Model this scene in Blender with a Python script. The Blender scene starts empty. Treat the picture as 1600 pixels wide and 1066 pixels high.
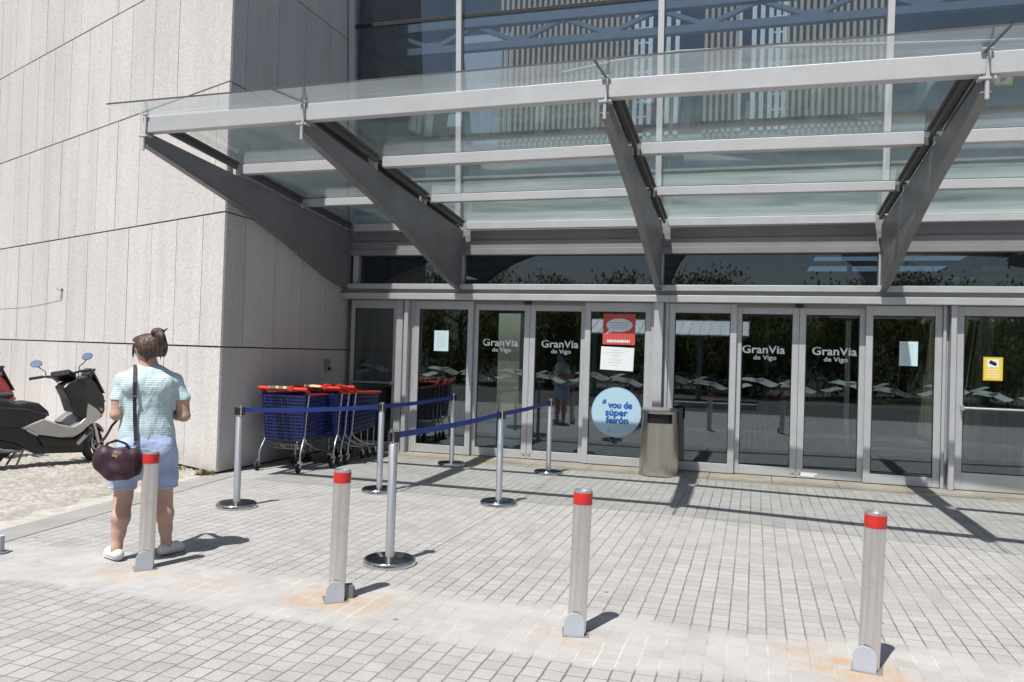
import bpy, bmesh, math, random
import numpy as np
from mathutils import Vector, Matrix, Euler
random.seed(7); rng = np.random.default_rng(7)
SC = bpy.context.scene
COL = SC.collection
PI = math.pi
R = math.radians

# ------------------------------------------------------------------ materials
def nt(name):
    m = bpy.data.materials.new(name); m.use_nodes = True
    t = m.node_tree; t.nodes.clear()
    out = t.nodes.new('ShaderNodeOutputMaterial')
    return m, t, out
class NB:
    """small node builder"""
    def __init__(s, t): s.t = t
    def n(s, typ, ins=None, **kw):
        nd = s.t.nodes.new(typ)
        for k, v in kw.items(): setattr(nd, k, v)
        for k, v in (ins or {}).items():
            if hasattr(v, 'is_linked') or hasattr(v, 'links'): s.t.links.new(v, nd.inputs[k])
            else: nd.inputs[k].default_value = v
        return nd
    def m(s, op, a, b=0.0, c=0.0, clamp=False):
        nd = s.t.nodes.new('ShaderNodeMath'); nd.operation = op; nd.use_clamp = clamp
        for i, v in enumerate((a, b, c)):
            if isinstance(v, (int, float)): nd.inputs[i].default_value = v
            else: s.t.links.new(v, nd.inputs[i])
        return nd.outputs[0]
    def mix(s, f, a, b, blend='MIX'):
        nd = s.t.nodes.new('ShaderNodeMix'); nd.data_type = 'RGBA'; nd.blend_type = blend
        for key, v in ((0, f), (6, a), (7, b)):
            if isinstance(v, (int, float)): nd.inputs[key].default_value = v
            elif isinstance(v, tuple): nd.inputs[key].default_value = v if len(v) == 4 else (*v, 1)
            else: s.t.links.new(v, nd.inputs[key])
        return nd.outputs[2]
    def noise(s, vec, scale, detail=3, rough=.55, dist=0.0):
        nd = s.n('ShaderNodeTexNoise', {'Vector': vec, 'Scale': scale, 'Detail': detail, 'Roughness': rough, 'Distortion': dist})
        return nd.outputs['Fac']
    def rng(s, v, a, b, c=0.0, d=1.0, smooth=False):
        nd = s.n('ShaderNodeMapRange', {0: v, 1: a, 2: b, 3: c, 4: d}); nd.clamp = True
        if smooth: nd.interpolation_type = 'SMOOTHSTEP'
        return nd.outputs[0]
    def obj(s): return s.n('ShaderNodeTexCoord').outputs['Object']
    def bump(s, h, strength=.3, dist=.01):
        return s.n('ShaderNodeBump', {'Height': h, 'Strength': strength, 'Distance': dist}).outputs[0]

def pbr(name, col, rough=.5, metal=0.0, var=.12, vscale=6.0, fine=0.0, fscale=120.0, bump=0.0, bscale=80.0, spec=.5, coat=0.0, aniso=0.0, sub=0.0, dirt=None):
    m, t, out = nt(name); b = NB(t); co = b.obj()
    big = b.noise(co, vscale, 4)
    c = b.mix(b.rng(big, .3, .7), tuple(x * (1 - var) for x in col), tuple(min(1, x * (1 + var)) for x in col))
    if fine:
        f = b.noise(co, fscale, 2, .7)
        c = b.mix(b.rng(f, .3, .7), c, b.mix(1.0, c, (1 - fine, 1 - fine, 1 - fine), 'MULTIPLY'))
    if dirt:
        dn = b.noise(co, dirt[1], 5, .65)
        c = b.mix(b.rng(dn, .5, .75, 0, dirt[2]), c, dirt[0])
    r = b.rng(b.noise(co, vscale * 2.3, 3), .2, .8, max(.02, rough - .08), min(1, rough + .08))
    ins = {'Base Color': c, 'Roughness': r, 'Metallic': metal, 'Specular IOR Level': spec, 'Coat Weight': coat, 'Anisotropic': aniso}
    if bump: ins['Normal'] = b.bump(b.noise(co, bscale, 4, .65), bump, .01)
    p = b.n('ShaderNodeBsdfPrincipled', ins)
    t.links.new(p.outputs[0], out.inputs[0])
    return m

def glass(name, tint, refl=.06, gloss=1.0, haze=0.0, hcol=(.6, .7, .68), rough=0.0, power=5.0, gcol=(.95, .97, 1)):
    """thin pane: view-angle reflection over a tinted clear transmission, plus a little dust"""
    m, t, out = nt(name); b = NB(t)
    lw = b.n('ShaderNodeLayerWeight', {'Blend': .5}).outputs['Facing']
    f = b.m('MULTIPLY_ADD', b.m('POWER', lw, power), (1 - refl) * gloss, refl, True)
    tr = b.n('ShaderNodeBsdfTransparent', {'Color': (*tint, 1)})
    gl = b.n('ShaderNodeBsdfGlossy', {'Color': (*gcol, 1), 'Roughness': rough})
    body = tr.outputs[0]
    if haze:
        co = b.obj()
        hz = b.m('MULTIPLY', b.rng(b.noise(co, 2.2, 5, .65), .28, .72, .25, 1.75), haze)
        df = b.n('ShaderNodeBsdfDiffuse', {'Color': (*hcol, 1)})
        tl = b.n('ShaderNodeBsdfTranslucent', {'Color': (*hcol, 1)})
        dt = b.n('ShaderNodeMixShader', {0: .5, 1: df.outputs[0], 2: tl.outputs[0]})
        body = b.n('ShaderNodeMixShader', {0: hz, 1: body, 2: dt.outputs[0]}).outputs[0]
    mx = b.n('ShaderNodeMixShader', {0: f, 1: body, 2: gl.outputs[0]})
    t.links.new(mx.outputs[0], out.inputs[0])
    return m

def stone_mat(name, base, warm, joint=False):
    m, t, out = nt(name); b = NB(t); co = b.obj()
    isl = b.n('ShaderNodeNewGeometry').outputs['Random Per Island']
    c = b.mix(isl, tuple(x * .95 for x in base), tuple(x * 1.03 for x in base))
    c = b.mix(b.rng(b.noise(co, .55, 4, .6), .35, .7), c, b.mix(1.0, c, warm, 'MULTIPLY'))
    sp = b.noise(co, 95, 3, .75)
    c = b.mix(b.rng(sp, .50, .68), c, b.mix(1.0, c, (.70, .68, .675), 'MULTIPLY'))
    sp2 = b.noise(co, 34, 3, .65)
    c = b.mix(b.rng(sp2, .40, .64), c, b.mix(1.0, c, (.80, .785, .78), 'MULTIPLY'))
    # vertical run-off streaks
    st = b.n('ShaderNodeMapping', {'Vector': co, 'Scale': (3.2, 3.2, .22)}).outputs[0]
    c = b.mix(b.rng(b.noise(st, 1.3, 3, .55), .46, .74, 0, .5), c, b.mix(1.0, c, (.83, .81, .79), 'MULTIPLY'))
    # grubby foot of the wall
    z = b.n('ShaderNodeSeparateXYZ', {0: co}).outputs[2]
    foot = b.m('MULTIPLY', b.rng(z, .0, .35, 1, 0), b.rng(b.noise(co, 3.5, 4, .6), .35, .65))
    c = b.mix(b.m('MULTIPLY', foot, .6), c, (.30, .26, .20))
    nrm = b.bump(b.m('ADD', sp, b.m('MULTIPLY', sp2, .6)), .25, .004)
    p = b.n('ShaderNodeBsdfPrincipled', {'Base Color': c, 'Roughness': .78, 'Normal': nrm, 'Specular IOR Level': .3})
    t.links.new(p.outputs[0], out.inputs[0])
    return m

def paving_mat():
    m, t, out = nt('granite sett paving'); b = NB(t); co = b.obj()
    w1 = b.n('ShaderNodeTexNoise', {'Vector': co, 'Scale': 5.0, 'Detail': 3.0}).outputs['Color']
    wob = b.n('ShaderNodeVectorMath', {0: w1, 1: (.5, .5, .5)}, operation='SUBTRACT').outputs[0]
    wob = b.n('ShaderNodeVectorMath', {0: wob, 'Scale': .013}, operation='SCALE').outputs[0]
    v = b.n('ShaderNodeVectorMath', {0: co, 1: wob}, operation='ADD').outputs[0]
    xyz = b.n('ShaderNodeSeparateXYZ', {0: v})
    X, Y = xyz.outputs[0], xyz.outputs[1]
    gx = b.m('DIVIDE', X, .1085); i = b.m('FLOOR', gx); fx = b.m('SUBTRACT', gx, i)
    ri = b.n('ShaderNodeTexWhiteNoise', {'W': i}, noise_dimensions='1D').outputs['Value']
    gy = b.m('ADD', b.m('DIVIDE', Y, .122), b.m('MULTIPLY', ri, .55)); j = b.m('FLOOR', gy); fy = b.m('SUBTRACT', gy, j)
    ex = b.m('MULTIPLY', b.m('MINIMUM', fx, b.m('SUBTRACT', 1.0, fx)), .1085)
    ey = b.m('MULTIPLY', b.m('MINIMUM', fy, b.m('SUBTRACT', 1.0, fy)), .122)
    cell = b.n('ShaderNodeTexWhiteNoise', {'Vector': b.n('ShaderNodeCombineXYZ', {0: i, 1: j}).outputs[0]}, noise_dimensions='2D')
    rc = cell.outputs['Value']
    jn = b.noise(co, 1.1, 4, .6); jn2 = b.noise(co, 9, 3, .6)
    wx = b.rng(jn2, .3, .7, .0026, .0056); wy = b.rng(jn2, .3, .7, .0018, .0044)
    mx = b.m('SUBTRACT', 1.0, b.rng(b.m('DIVIDE', ex, wx), .7, 1.5)); my = b.m('MULTIPLY', b.m('SUBTRACT', 1.0, b.rng(b.m('DIVIDE', ey, wy), .7, 1.5)), .8)
    jm = b.m('MAXIMUM', mx, my)
    # stone
    base = b.mix(rc, (.355, .348, .338), (.412, .404, .394))
    pale = b.rng(b.n('ShaderNodeTexWhiteNoise', {'Vector': b.n('ShaderNodeCombineXYZ', {0: j, 1: i}).outputs[0]}, noise_dimensions='2D').outputs['Value'], .93, .99)
    base = b.mix(b.m('MULTIPLY', pale, .45), base, (.42, .415, .41))
    sp = b.noise(co, 230, 2, .7)
    base = b.mix(b.rng(sp, .46, .66, 0, .75), base, b.mix(1.0, base, (.64, .63, .62), 'MULTIPLY'))
    sp3 = b.noise(co, 62, 3, .7)
    base = b.mix(b.rng(sp3, .42, .66, 0, .6), base, b.mix(1.0, base, (.74, .73, .72), 'MULTIPLY'))
    big = b.noise(co, .45, 5, .62)
    base = b.mix(b.rng(big, .35, .7), base, b.mix(1.0, base, (.88, .875, .865), 'MULTIPLY'))
    base = b.mix(b.rng(b.noise(co, 1.9, 5, .7), .48, .72, 0, .8), base, b.mix(1.0, base, (.80, .79, .77), 'MULTIPLY'))
    # old mortar smeared along the line of bollards: pale, hides the joints
    yc = b.m('SUBTRACT', b.n('ShaderNodeSeparateXYZ', {0: co}).outputs[1], b.m('MULTIPLY', b.m('SUBTRACT', jn, .5), .5))
    band = b.m('MULTIPLY', b.rng(yc, 4.14, 4.24, 0, 1, True), b.rng(yc, 4.85, 5.10, 1, 0, True))
    patch = b.rng(b.noise(co, 2.3, 4, .6), .40, .62)
    bandp = b.m('MULTIPLY', band, b.m('MULTIPLY_ADD', patch, .55, .45))
    base = b.mix(b.m('MULTIPLY', bandp, .36), base, (.44, .43, .41))
    yc0 = b.n('ShaderNodeSeparateXYZ', {0: co}).outputs[1]
    dust = b.m('MULTIPLY', b.rng(b.noise(co, .9, 4, .65), .38, .68), b.rng(yc0, 4.6, 6.2, .35, .95))
    jcol = b.mix(b.rng(jn, .35, .65), (.07, .066, .06), (.135, .128, .118))
    jcol = b.mix(dust, jcol, (.29, .285, .275))
    jcol = b.mix(bandp, jcol, (.48, .47, .45))
    col = b.mix(b.m('MULTIPLY', jm, .92), base, jcol)
    # rust bleeding from the bollard feet
    for (px, py, s) in ((-4.10, 4.66, .55), (-2.62, 4.62, .8), (-2.30, 4.60, .55), (-.95, 4.55, .35), (.62, 4.55, .75), (.36, 4.70, .45), (-3.45, 4.62, .3)):
        d = b.n('ShaderNodeVectorMath', {0: co, 1: (px, py, 0)}, operation='DISTANCE').outputs['Value']
        f = b.m('MULTIPLY', b.rng(d, .03, .36, 1, 0, True), b.rng(b.noise(co, 7, 5, .65), .36, .68))
        col = b.mix(b.m('MULTIPLY', f, s), col, (.40, .20, .045))
    # gum and drips
    gum = b.n('ShaderNodeTexVoronoi', {'Vector': co, 'Scale': 1.7, 'Randomness': 1.0}).outputs['Distance']
    col = b.mix(b.rng(b.m('ADD', gum, b.m('MULTIPLY', b.noise(co, 50, 2), .03)), .036, .050, .75, 0), col, (.06, .055, .05))
    h = b.m('SUBTRACT', b.m('MULTIPLY', b.noise(co, 90, 4, .7), .25), b.m('MULTIPLY', jm, b.m('SUBTRACT', 1.0, b.m('MULTIPLY', bandp, .8))))
    h = b.m('ADD', h, b.m('MULTIPLY', rc, .35))
    p = b.n('ShaderNodeBsdfPrincipled', {'Base Color': col, 'Roughness': .82, 'Normal': b.bump(h, .45, .006), 'Specular IOR Level': .3})
    t.links.new(p.outputs[0], out.inputs[0])
    return m

def cobble_mat():
    m, t, out = nt('rough river cobbles'); b = NB(t); co = b.obj()
    vo = b.n('ShaderNodeTexVoronoi', {'Vector': co, 'Scale': 11.0, 'Randomness': 1.0})
    c = b.mix(b.n('ShaderNodeSeparateColor', {0: vo.outputs['Color']}).outputs[0], (.30, .283, .262), (.43, .41, .385))
    z = b.n('ShaderNodeSeparateXYZ', {0: co}).outputs[2]
    c = b.mix(b.rng(z, -.026, -.014, 1, 0), c, (.25, .23, .20))
    c = b.mix(b.rng(b.noise(co, .9, 4), .4, .7), c, b.mix(1.0, c, (.8, .78, .74), 'MULTIPLY'))
    n = b.noise(co, 70, 4, .7)
    c = b.mix(b.rng(n, .35, .7), c, b.mix(1.0, c, (.78, .77, .75), 'MULTIPLY'))
    p = b.n('ShaderNodeBsdfPrincipled', {'Base Color': c, 'Roughness': .88, 'Normal': b.bump(n, .5, .01)})
    t.links.new(p.outputs[0], out.inputs[0]); return m

def stripe_mat():
    m, t, out = nt('striped jersey'); b = NB(t); co = b.obj()
    z = b.n('ShaderNodeSeparateXYZ', {0: co}).outputs[2]
    z = b.m('ADD', z, b.m('MULTIPLY', b.noise(co, 6, 3), .012))
    s = b.m('SINE', b.m('MULTIPLY', z, 2 * PI / .0165))
    c = b.mix(b.rng(s, -.35, .35), (.60, .68, .69), (.36, .52, .56))
    n = b.noise(co, 300, 2)
    c = b.mix(b.rng(n, .3, .7), c, b.mix(1.0, c, (.88, .88, .88), 'MULTIPLY'))
    fold = b.noise(b.n('ShaderNodeMapping', {'Vector': co, 'Scale': (1, 1, .55), 'Rotation': (0, .5, 0)}).outputs[0], 9, 3, .5, .4)
    p = b.n('ShaderNodeBsdfPrincipled', {'Base Color': c, 'Roughness': .9, 'Sheen Weight': .15, 'Normal': b.bump(fold, .7, .05)})
    t.links.new(p.outputs[0], out.inputs[0]); return m

def denim_mat():
    m, t, out = nt('pale denim'); b = NB(t); co = b.obj()
    c = b.mix(b.rng(b.noise(co, 7, 4), .35, .65), (.33, .42, .63), (.46, .54, .72))
    n = b.noise(co, 260, 2)
    c = b.mix(b.rng(n, .35, .65), c, b.mix(1.0, c, (.84, .86, .9), 'MULTIPLY'))
    fold = b.noise(b.n('ShaderNodeMapping', {'Vector': co, 'Scale': (1, 1, 2.2)}).outputs[0], 8, 3, .5, .5)
    p = b.n('ShaderNodeBsdfPrincipled', {'Base Color': c, 'Roughness': .88, 'Normal': b.bump(fold, .45, .025)})
    t.links.new(p.outputs[0], out.inputs[0]); return m

def spandrel_mat():
    m, t, out = nt('pale green spandrel glass'); b = NB(t); co = b.obj()
    st = b.n('ShaderNodeMapping', {'Vector': co, 'Scale': (.35, 1, 5)}).outputs[0]
    n = b.noise(st, 1.8, 4, .6, .3)
    c = b.mix(b.rng(n, .32, .68), (.13, .17, .175), (.34, .40, .39))  # pale stretched bands paint streaky reflections into the glass colour
    p = b.n('ShaderNodeBsdfPrincipled', {'Base Color': c, 'Roughness': .1})
    t.links.new(p.outputs[0], out.inputs[0]); return m
def leaf_mat():
    m, t, out = nt('tree leaf'); b = NB(t); co = b.obj()
    isl = b.n('ShaderNodeNewGeometry').outputs['Random Per Island']
    c = b.mix(isl, (.09, .12, .05), (.17, .20, .09))
    c = b.mix(b.rng(b.noise(co, .9, 3), .35, .65), c, b.mix(1.0, c, (1.25, 1.0, .7), 'MULTIPLY'))
    d = b.n('ShaderNodeBsdfDiffuse', {'Color': c}); tl = b.n('ShaderNodeBsdfTranslucent', {'Color': c})
    mx = b.n('ShaderNodeMixShader', {0: .45, 1: d.outputs[0], 2: tl.outputs[0]})
    t.links.new(mx.outputs[0], out.inputs[0]); return m
def hair_mat():
    m, t, out = nt('brown hair'); b = NB(t); co = b.obj()
    st = b.n('ShaderNodeMapping', {'Vector': co, 'Scale': (1.0, .5, .35), 'Rotation': (.3, .5, 0)}).outputs[0]
    n = b.noise(st, 48, 4, .7, .6)
    c = b.mix(b.rng(n, .36, .66), (.012, .007, .006), (.135, .080, .055))
    p = b.n('ShaderNodeBsdfPrincipled', {'Base Color': c, 'Roughness': .42, 'Normal': b.bump(n, .7, .02)})
    t.links.new(p.outputs[0], out.inputs[0]); return m

def partition_mat():
    m, t, out = nt('olive stained panel'); b = NB(t); co = b.obj()
    st = b.n('ShaderNodeMapping', {'Vector': co, 'Scale': (1, 1.6, .12)}).outputs[0]
    n = b.noise(st, 3.0, 4, .6)
    c = b.mix(b.rng(n, .35, .7), (.20, .21, .14), (.55, .56, .38))
    p = b.n('ShaderNodeBsdfPrincipled', {'Base Color': c, 'Roughness': .5})
    t.links.new(p.outputs[0], out.inputs[0]); return m

def steel_mat():
    m, t, out = nt('brushed stainless steel'); b = NB(t); co = b.obj()
    st = b.n('ShaderNodeMapping', {'Vector': co, 'Scale': (1, 1, .03)}).outputs[0]
    n = b.noise(st, 70, 3, .6)
    c = b.mix(b.rng(n, .3, .7), (.60, .575, .55), (.74, .715, .69))
    d = b.noise(co, 11, 4, .65)
    c = b.mix(b.rng(d, .56, .75, 0, .4), c, (.40, .36, .31))
    p = b.n('ShaderNodeBsdfPrincipled', {'Base Color': c, 'Metallic': .88, 'Roughness': b.rng(n, .3, .7, .30, .42)})
    t.links.new(p.outputs[0], out.inputs[0]); return m
M = {}
M['stone'] = stone_mat('pale granite cladding', (.675, .655, .64), (.94, .925, .91))
M['joint'] = pbr('dark cladding joint', (.055, .05, .048), .9)
M['paving'] = paving_mat()
M['cobble'] = cobble_mat()
M['kerb'] = pbr('grey kerb stone', (.30, .295, .28), .85, var=.15, vscale=2.5, fine=.3, fscale=160, bump=.25, bscale=90)
M['mortar'] = pbr('rough pale mortar', (.46, .44, .40), .9, var=.22, vscale=7, fine=.35, fscale=120, bump=.8, bscale=40)
M['thresh'] = pbr('stained threshold stone', (.34, .305, .25), .75, var=.22, vscale=2.2, fine=.3, fscale=150, bump=.15, dirt=((.30, .19, .09), 1.4, .45))
M['asphalt'] = pbr('asphalt', (.06, .06, .062), .9, var=.2, vscale=1.2, fine=.4, fscale=220, bump=.4, bscale=200)
M['earth'] = pbr('dry ground', (.12, .11, .075), .95, var=.3, vscale=.8, fine=.4, fscale=40, bump=.5, bscale=30)
M['alu'] = pbr('satin aluminium frame', (.54, .54, .555), .42, .35, var=.05, vscale=3, bump=.02, dirt=((.36, .35, .34), 2.0, .3))
M['alu_light'] = pbr('pale painted steel beam', (.53, .52, .535), .5, .1, var=.05, vscale=3, fine=.10, fscale=60, dirt=((.32, .30, .28), 34, .2))
M['alu_dark'] = pbr('grey metal fascia', (.27, .265, .27), .5, .2, var=.07, vscale=2)
M['steel_dark'] = pbr('dark grey painted rib steel', (.205, .205, .212), .48, .1, var=.12, vscale=2.2, fine=.15, fscale=30)
M['bar_dark'] = pbr('brown grey glazing bar', (.085, .08, .08), .5, .1)
M['gasket'] = pbr('black rubber gasket', (.015, .015, .016), .6)
M['pane'] = glass('door glass', (.66, .71, .70), .135, gcol=(.84, .93, 1), rough=.018)
M['pane_up'] = glass('blue tinted curtain glass', (.70, .76, .79), .085, haze=.022, hcol=(.50, .57, .62))
M['pane_can'] = glass('greenish roof glass', (.945, .965, .960), .04, gloss=.8, haze=.042, hcol=(.50, .64, .62))
M['spandrel'] = spandrel_mat()
M['transom'] = glass('dark transom glass', (.45, .52, .58), .085)
M['steel'] = steel_mat()
M['chrome'] = pbr('polished chrome', (.62, .61, .60), .10, 1.0, var=.03)
M['chrome_dull'] = pbr('galvanised wire', (.50, .50, .52), .3, .9, var=.08)
M['chrome_black'] = pbr('dark mirror disc', (.010, .010, .012), .10, .0, spec=.45)
M['red'] = pbr('red reflective band', (.52, .025, .018), .42, var=.12, vscale=14)
M['plate'] = pbr('zinc hinge plate', (.42, .45, .49), .6, .1, var=.06)
M['black'] = pbr('black plastic', (.018, .018, .02), .42)
M['belt'] = pbr('blue webbing belt', (.03, .062, .30), .75, var=.08, fine=.25, fscale=300)
M['cart_blue'] = pbr('blue cart plastic', (.012, .020, .098), .38, var=.12)
M['cart_red'] = pbr('red cart plastic', (.62, .04, .02), .38, var=.1)
M['cart_white'] = pbr('worn white advert', (.68, .66, .60), .5, var=.15, vscale=18)
M['cart_yellow'] = pbr('cream advert', (.75, .63, .36), .5, var=.2, vscale=20)
M['tyre'] = pbr('black tyre rubber', (.02, .02, .021), .75, bump=.2, bscale=120)
M['bin'] = pbr('champagne metal', (.60, .545, .48), .33, 1.0, var=.05, vscale=3)
M['dark'] = pbr('dark opening', (.006, .005, .005), .6)
M['paper'] = pbr('white paper', (.80, .82, .83), .8, var=.02)
M['paper_blue'] = pbr('pale blue printed paper', (.58, .74, .78), .75, var=.03)
M['ink'] = pbr('grey print', (.40, .47, .50), .8, var=.1)
M['poster_red'] = pbr('poster red', (.60, .085, .075), .55, var=.04)
M['poster_pink'] = pbr('pale red print', (.90, .62, .60), .6)
M['sky_blue'] = pbr('pale blue sticker', (.46, .64, .76), .45, var=.02)
M['ring_blue'] = pbr('sticker rim blue', (.25, .50, .76), .45, var=.02)
M['ink_blue'] = pbr('deep blue print', (.02, .10, .40), .5)
M['yellow'] = pbr('warning yellow', (.82, .58, .07), .5, var=.04)
M['yellow_dark'] = pbr('ochre rim', (.55, .36, .04), .5)
M['decal'] = pbr('frosted white lettering', (.27, .305, .325), .6, var=.08, vscale=14)
M['wave'] = glass('frosted wave film', (.62, .66, .68), .05, haze=.46, hcol=(.44, .52, .54))
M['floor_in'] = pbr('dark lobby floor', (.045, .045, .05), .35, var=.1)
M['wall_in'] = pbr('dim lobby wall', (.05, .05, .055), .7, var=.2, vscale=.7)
M['partition'] = partition_mat()
M['hall'] = pbr('blue grey hall wall', (.16, .20, .25), .7, var=.15, vscale=.6)
M['hall_light'] = pbr('pale blue column', (.27, .34, .43), .6, var=.08)
M['hall_dark'] = pbr('charcoal hall cladding', (.055, .058, .06), .7, var=.2, vscale=1.5)
M['truss'] = pbr('slate blue truss steel', (.085, .115, .16), .5, var=.12)
M['slat'] = pbr('beige timber slat', (.36, .265, .175), .6, var=.18, vscale=3)
M['slat_white'] = pbr('white window bar', (.52, .54, .54), .6)
M['scoot_black'] = pbr('matt black scooter plastic', (.014, .014, .016), .33, var=.15, vscale=9, bump=.05)
M['scoot_silver'] = pbr('silver scooter paint', (.42, .41, .39), .32, .55, var=.05, coat=.3)
M['scoot_grey'] = pbr('grey floor plastic', (.17, .17, .175), .5, var=.1)
M['scoot_red'] = pbr('red scooter paint', (.52, .02, .018), .25, 0, var=.06, coat=.7)
M['amber'] = pbr('amber lens', (.75, .28, .03), .25)
M['seat'] = pbr('black seat vinyl', (.022, .022, .023), .55, bump=.2, bscale=160)
M['mirror'] = pbr('mirror glass', (.75, .80, .88), .04, 1.0, var=.02)
M['screen'] = pbr('smoked screen', (.02, .021, .024), .12, spec=.7)
M['skin'] = pbr('skin', (.50, .315, .24), .5, var=.12, vscale=7, fine=.05, fscale=120)
M['hair'] = hair_mat()
M['shirt'] = stripe_mat()
M['denim'] = denim_mat()
M['shoe'] = pbr('white canvas', (.66, .66, .65), .75, var=.1, vscale=20)
M['sole'] = pbr('shoe sole', (.55, .54, .52), .7, var=.1, vscale=20)
M['bag'] = pbr('burgundy leather', (.036, .012, .022), .55, var=.3, vscale=14, bump=.25, bscale=30, spec=.5)
M['strap'] = pbr('dark plum strap', (.03, .014, .024), .5)
M['gold'] = pbr('gold buckle', (.80, .58, .28), .25, 1.0)
M['frame_gl'] = pbr('dark spectacle frame', (.05, .02, .015), .3)
M['leaf'] = pbr('dry weed leaf', (.24, .205, .085), .7, var=.35, vscale=30)
M['tree_leaf'] = leaf_mat()
M['hill'] = pbr('dark wooded slope', (.035, .045, .022), .9, var=.6, vscale=.25, fine=.6, fscale=3)
M['bark'] = pbr('bark', (.09, .07, .05), .9, var=.3, vscale=5, bump=.6, bscale=20)
M['roof_sheet'] = pbr('pale roof sheet', (.62, .63, .65), .4, .3)
M['teal'] = pbr('pale green post paint', (.30, .42, .38), .5)
M['cream'] = pbr('cream painted wall', (.72, .69, .60), .8)

# ------------------------------------------------------------------ mesh builder
class MB:
    def __init__(s): s.v = []; s.f = []
    def add(s, vs, fs):
        o = len(s.v); s.v += [tuple(map(float, p)) for p in vs]; s.f += [tuple(i + o for i in f) for f in fs]; return s
    def box(s, x0, x1, y0, y1, z0, z1):
        return s.add([(x0, y0, z0), (x1, y0, z0), (x1, y1, z0), (x0, y1, z0), (x0, y0, z1), (x1, y0, z1), (x1, y1, z1), (x0, y1, z1)],
                     [(0, 3, 2, 1), (4, 5, 6, 7), (0, 1, 5, 4), (1, 2, 6, 5), (2, 3, 7, 6), (3, 0, 4, 7)])
    def obox(s, c, ax, ay, az):
        c, ax, ay, az = map(Vector, (c, ax, ay, az)); P = []
        for k in (-1, 1):
            for a, b in ((-1, -1), (1, -1), (1, 1), (-1, 1)): P.append(c + ax * a + ay * b + az * k)
        return s.add(P, [(0, 3, 2, 1), (4, 5, 6, 7), (0, 1, 5, 4), (1, 2, 6, 5), (2, 3, 7, 6), (3, 0, 4, 7)])
    def bar(s, a, b, w, h, up=(0, 0, 1)):
        a, b = Vector(a), Vector(b); d = (b - a); L = d.length; d.normalize()
        u = Vector(up); side = d.cross(u)
        if side.length < 1e-4: side = d.cross(Vector((1, 0, 0)))
        side.normalize(); u = side.cross(d)
        return s.obox((a + b) / 2, d * L / 2, side * w / 2, u * h / 2)
    def prism(s, poly, to3, t0, t1):
        """poly of 2-D points, to3(p, t) -> 3-D"""
        n = len(poly)
        V = [to3(p, t0) for p in poly] + [to3(p, t1) for p in poly]
        F = [tuple(range(n - 1, -1, -1)), tuple(range(n, 2 * n))] + [(i, (i + 1) % n, n + (i + 1) % n, n + i) for i in range(n)]
        return s.add(V, F)
    def tube(s, pts, r, seg=10, caps=True, flat=None):
        pts = [Vector(p) for p in pts]; n = len(pts)
        rs = r if isinstance(r, (list, tuple)) else [r] * n
        V = []; F = []; prev = None
        for i, p in enumerate(pts):
            d = (pts[min(i + 1, n - 1)] - pts[max(i - 1, 0)]).normalized()
            if prev is None:
                a = Vector((0, 0, 1)) if abs(d.z) < .9 else Vector((1, 0, 0)); x = d.cross(a).normalized()
            else:
                x = prev - d * prev.dot(d)
                x = x.normalized() if x.length > 1e-6 else d.orthogonal().normalized()
            prev = x; y = d.cross(x)
            for k in range(seg):
                t = 2 * PI * k / seg; V.append(p + (x * math.cos(t) + y * math.sin(t)) * rs[i])
        for i in range(n - 1):
            for k in range(seg):
                k2 = (k + 1) % seg; F.append((i * seg + k, i * seg + k2, (i + 1) * seg + k2, (i + 1) * seg + k))
        if caps: F += [tuple(range(seg - 1, -1, -1)), tuple(range((n - 1) * seg, n * seg))]
        return s.add(V, F)
    def lathe(s, prof, c=(0, 0, 0), seg=32, sx=1.0, sy=1.0, caps=True):
        V = []; F = []; n = len(prof)
        for (r, z) in prof:
            for k in range(seg):
                t = 2 * PI * k / seg; V.append((c[0] + r * sx * math.cos(t), c[1] + r * sy * math.sin(t), c[2] + z))
        for i in range(n - 1):
            for k in range(seg):
                k2 = (k + 1) % seg; F.append((i * seg + k, i * seg + k2, (i + 1) * seg + k2, (i + 1) * seg + k))
        if caps: F += [tuple(range(seg - 1, -1, -1)), tuple(range((n - 1) * seg, n * seg))]
        return s.add(V, F)
    def ring(s, c, axis, R0, r, seg=36, rs=10):
        c = Vector(c); axis = Vector(axis).normalized(); x = axis.orthogonal().normalized(); y = axis.cross(x); V = []; F = []
        for i in range(seg):
            t = 2 * PI * i / seg; d = x * math.cos(t) + y * math.sin(t)
            for k in range(rs):
                q = 2 * PI * k / rs; V.append(c + d * (R0 + r * math.cos(q)) + axis * r * math.sin(q))
        for i in range(seg):
            for k in range(rs):
                i2 = (i + 1) % seg; k2 = (k + 1) % rs; F.append((i * rs + k, i2 * rs + k, i2 * rs + k2, i * rs + k2))
        return s.add(V, F)
    def build(s, name, mat, parent=None, world=False, smooth=False, bevel=0.0, sharp=35):
        me = bpy.data.meshes.new(name)
        v = s.v
        if parent is not None and world:
            inv = parent.matrix_basis.inverted(); v = [tuple(inv @ Vector(p)) for p in v]
        me.from_pydata(v, [], s.f); me.update()
        bm = bmesh.new(); bm.from_mesh(me); bmesh.ops.recalc_face_normals(bm, faces=bm.faces); bm.to_mesh(me); bm.free()
        me.materials.append(M[mat] if isinstance(mat, str) else mat)
        o = bpy.data.objects.new(name, me); COL.objects.link(o)
        if parent is not None: o.parent = parent
        if smooth:
            me.shade_smooth()
            try: me.set_sharp_from_angle(angle=R(sharp))
            except Exception: pass
        if bevel:
            b = o.modifiers.new('bevel', 'BEVEL'); b.width = bevel; b.segments = 2; b.limit_method = 'ANGLE'; b.angle_limit = R(40)
        return o

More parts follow.
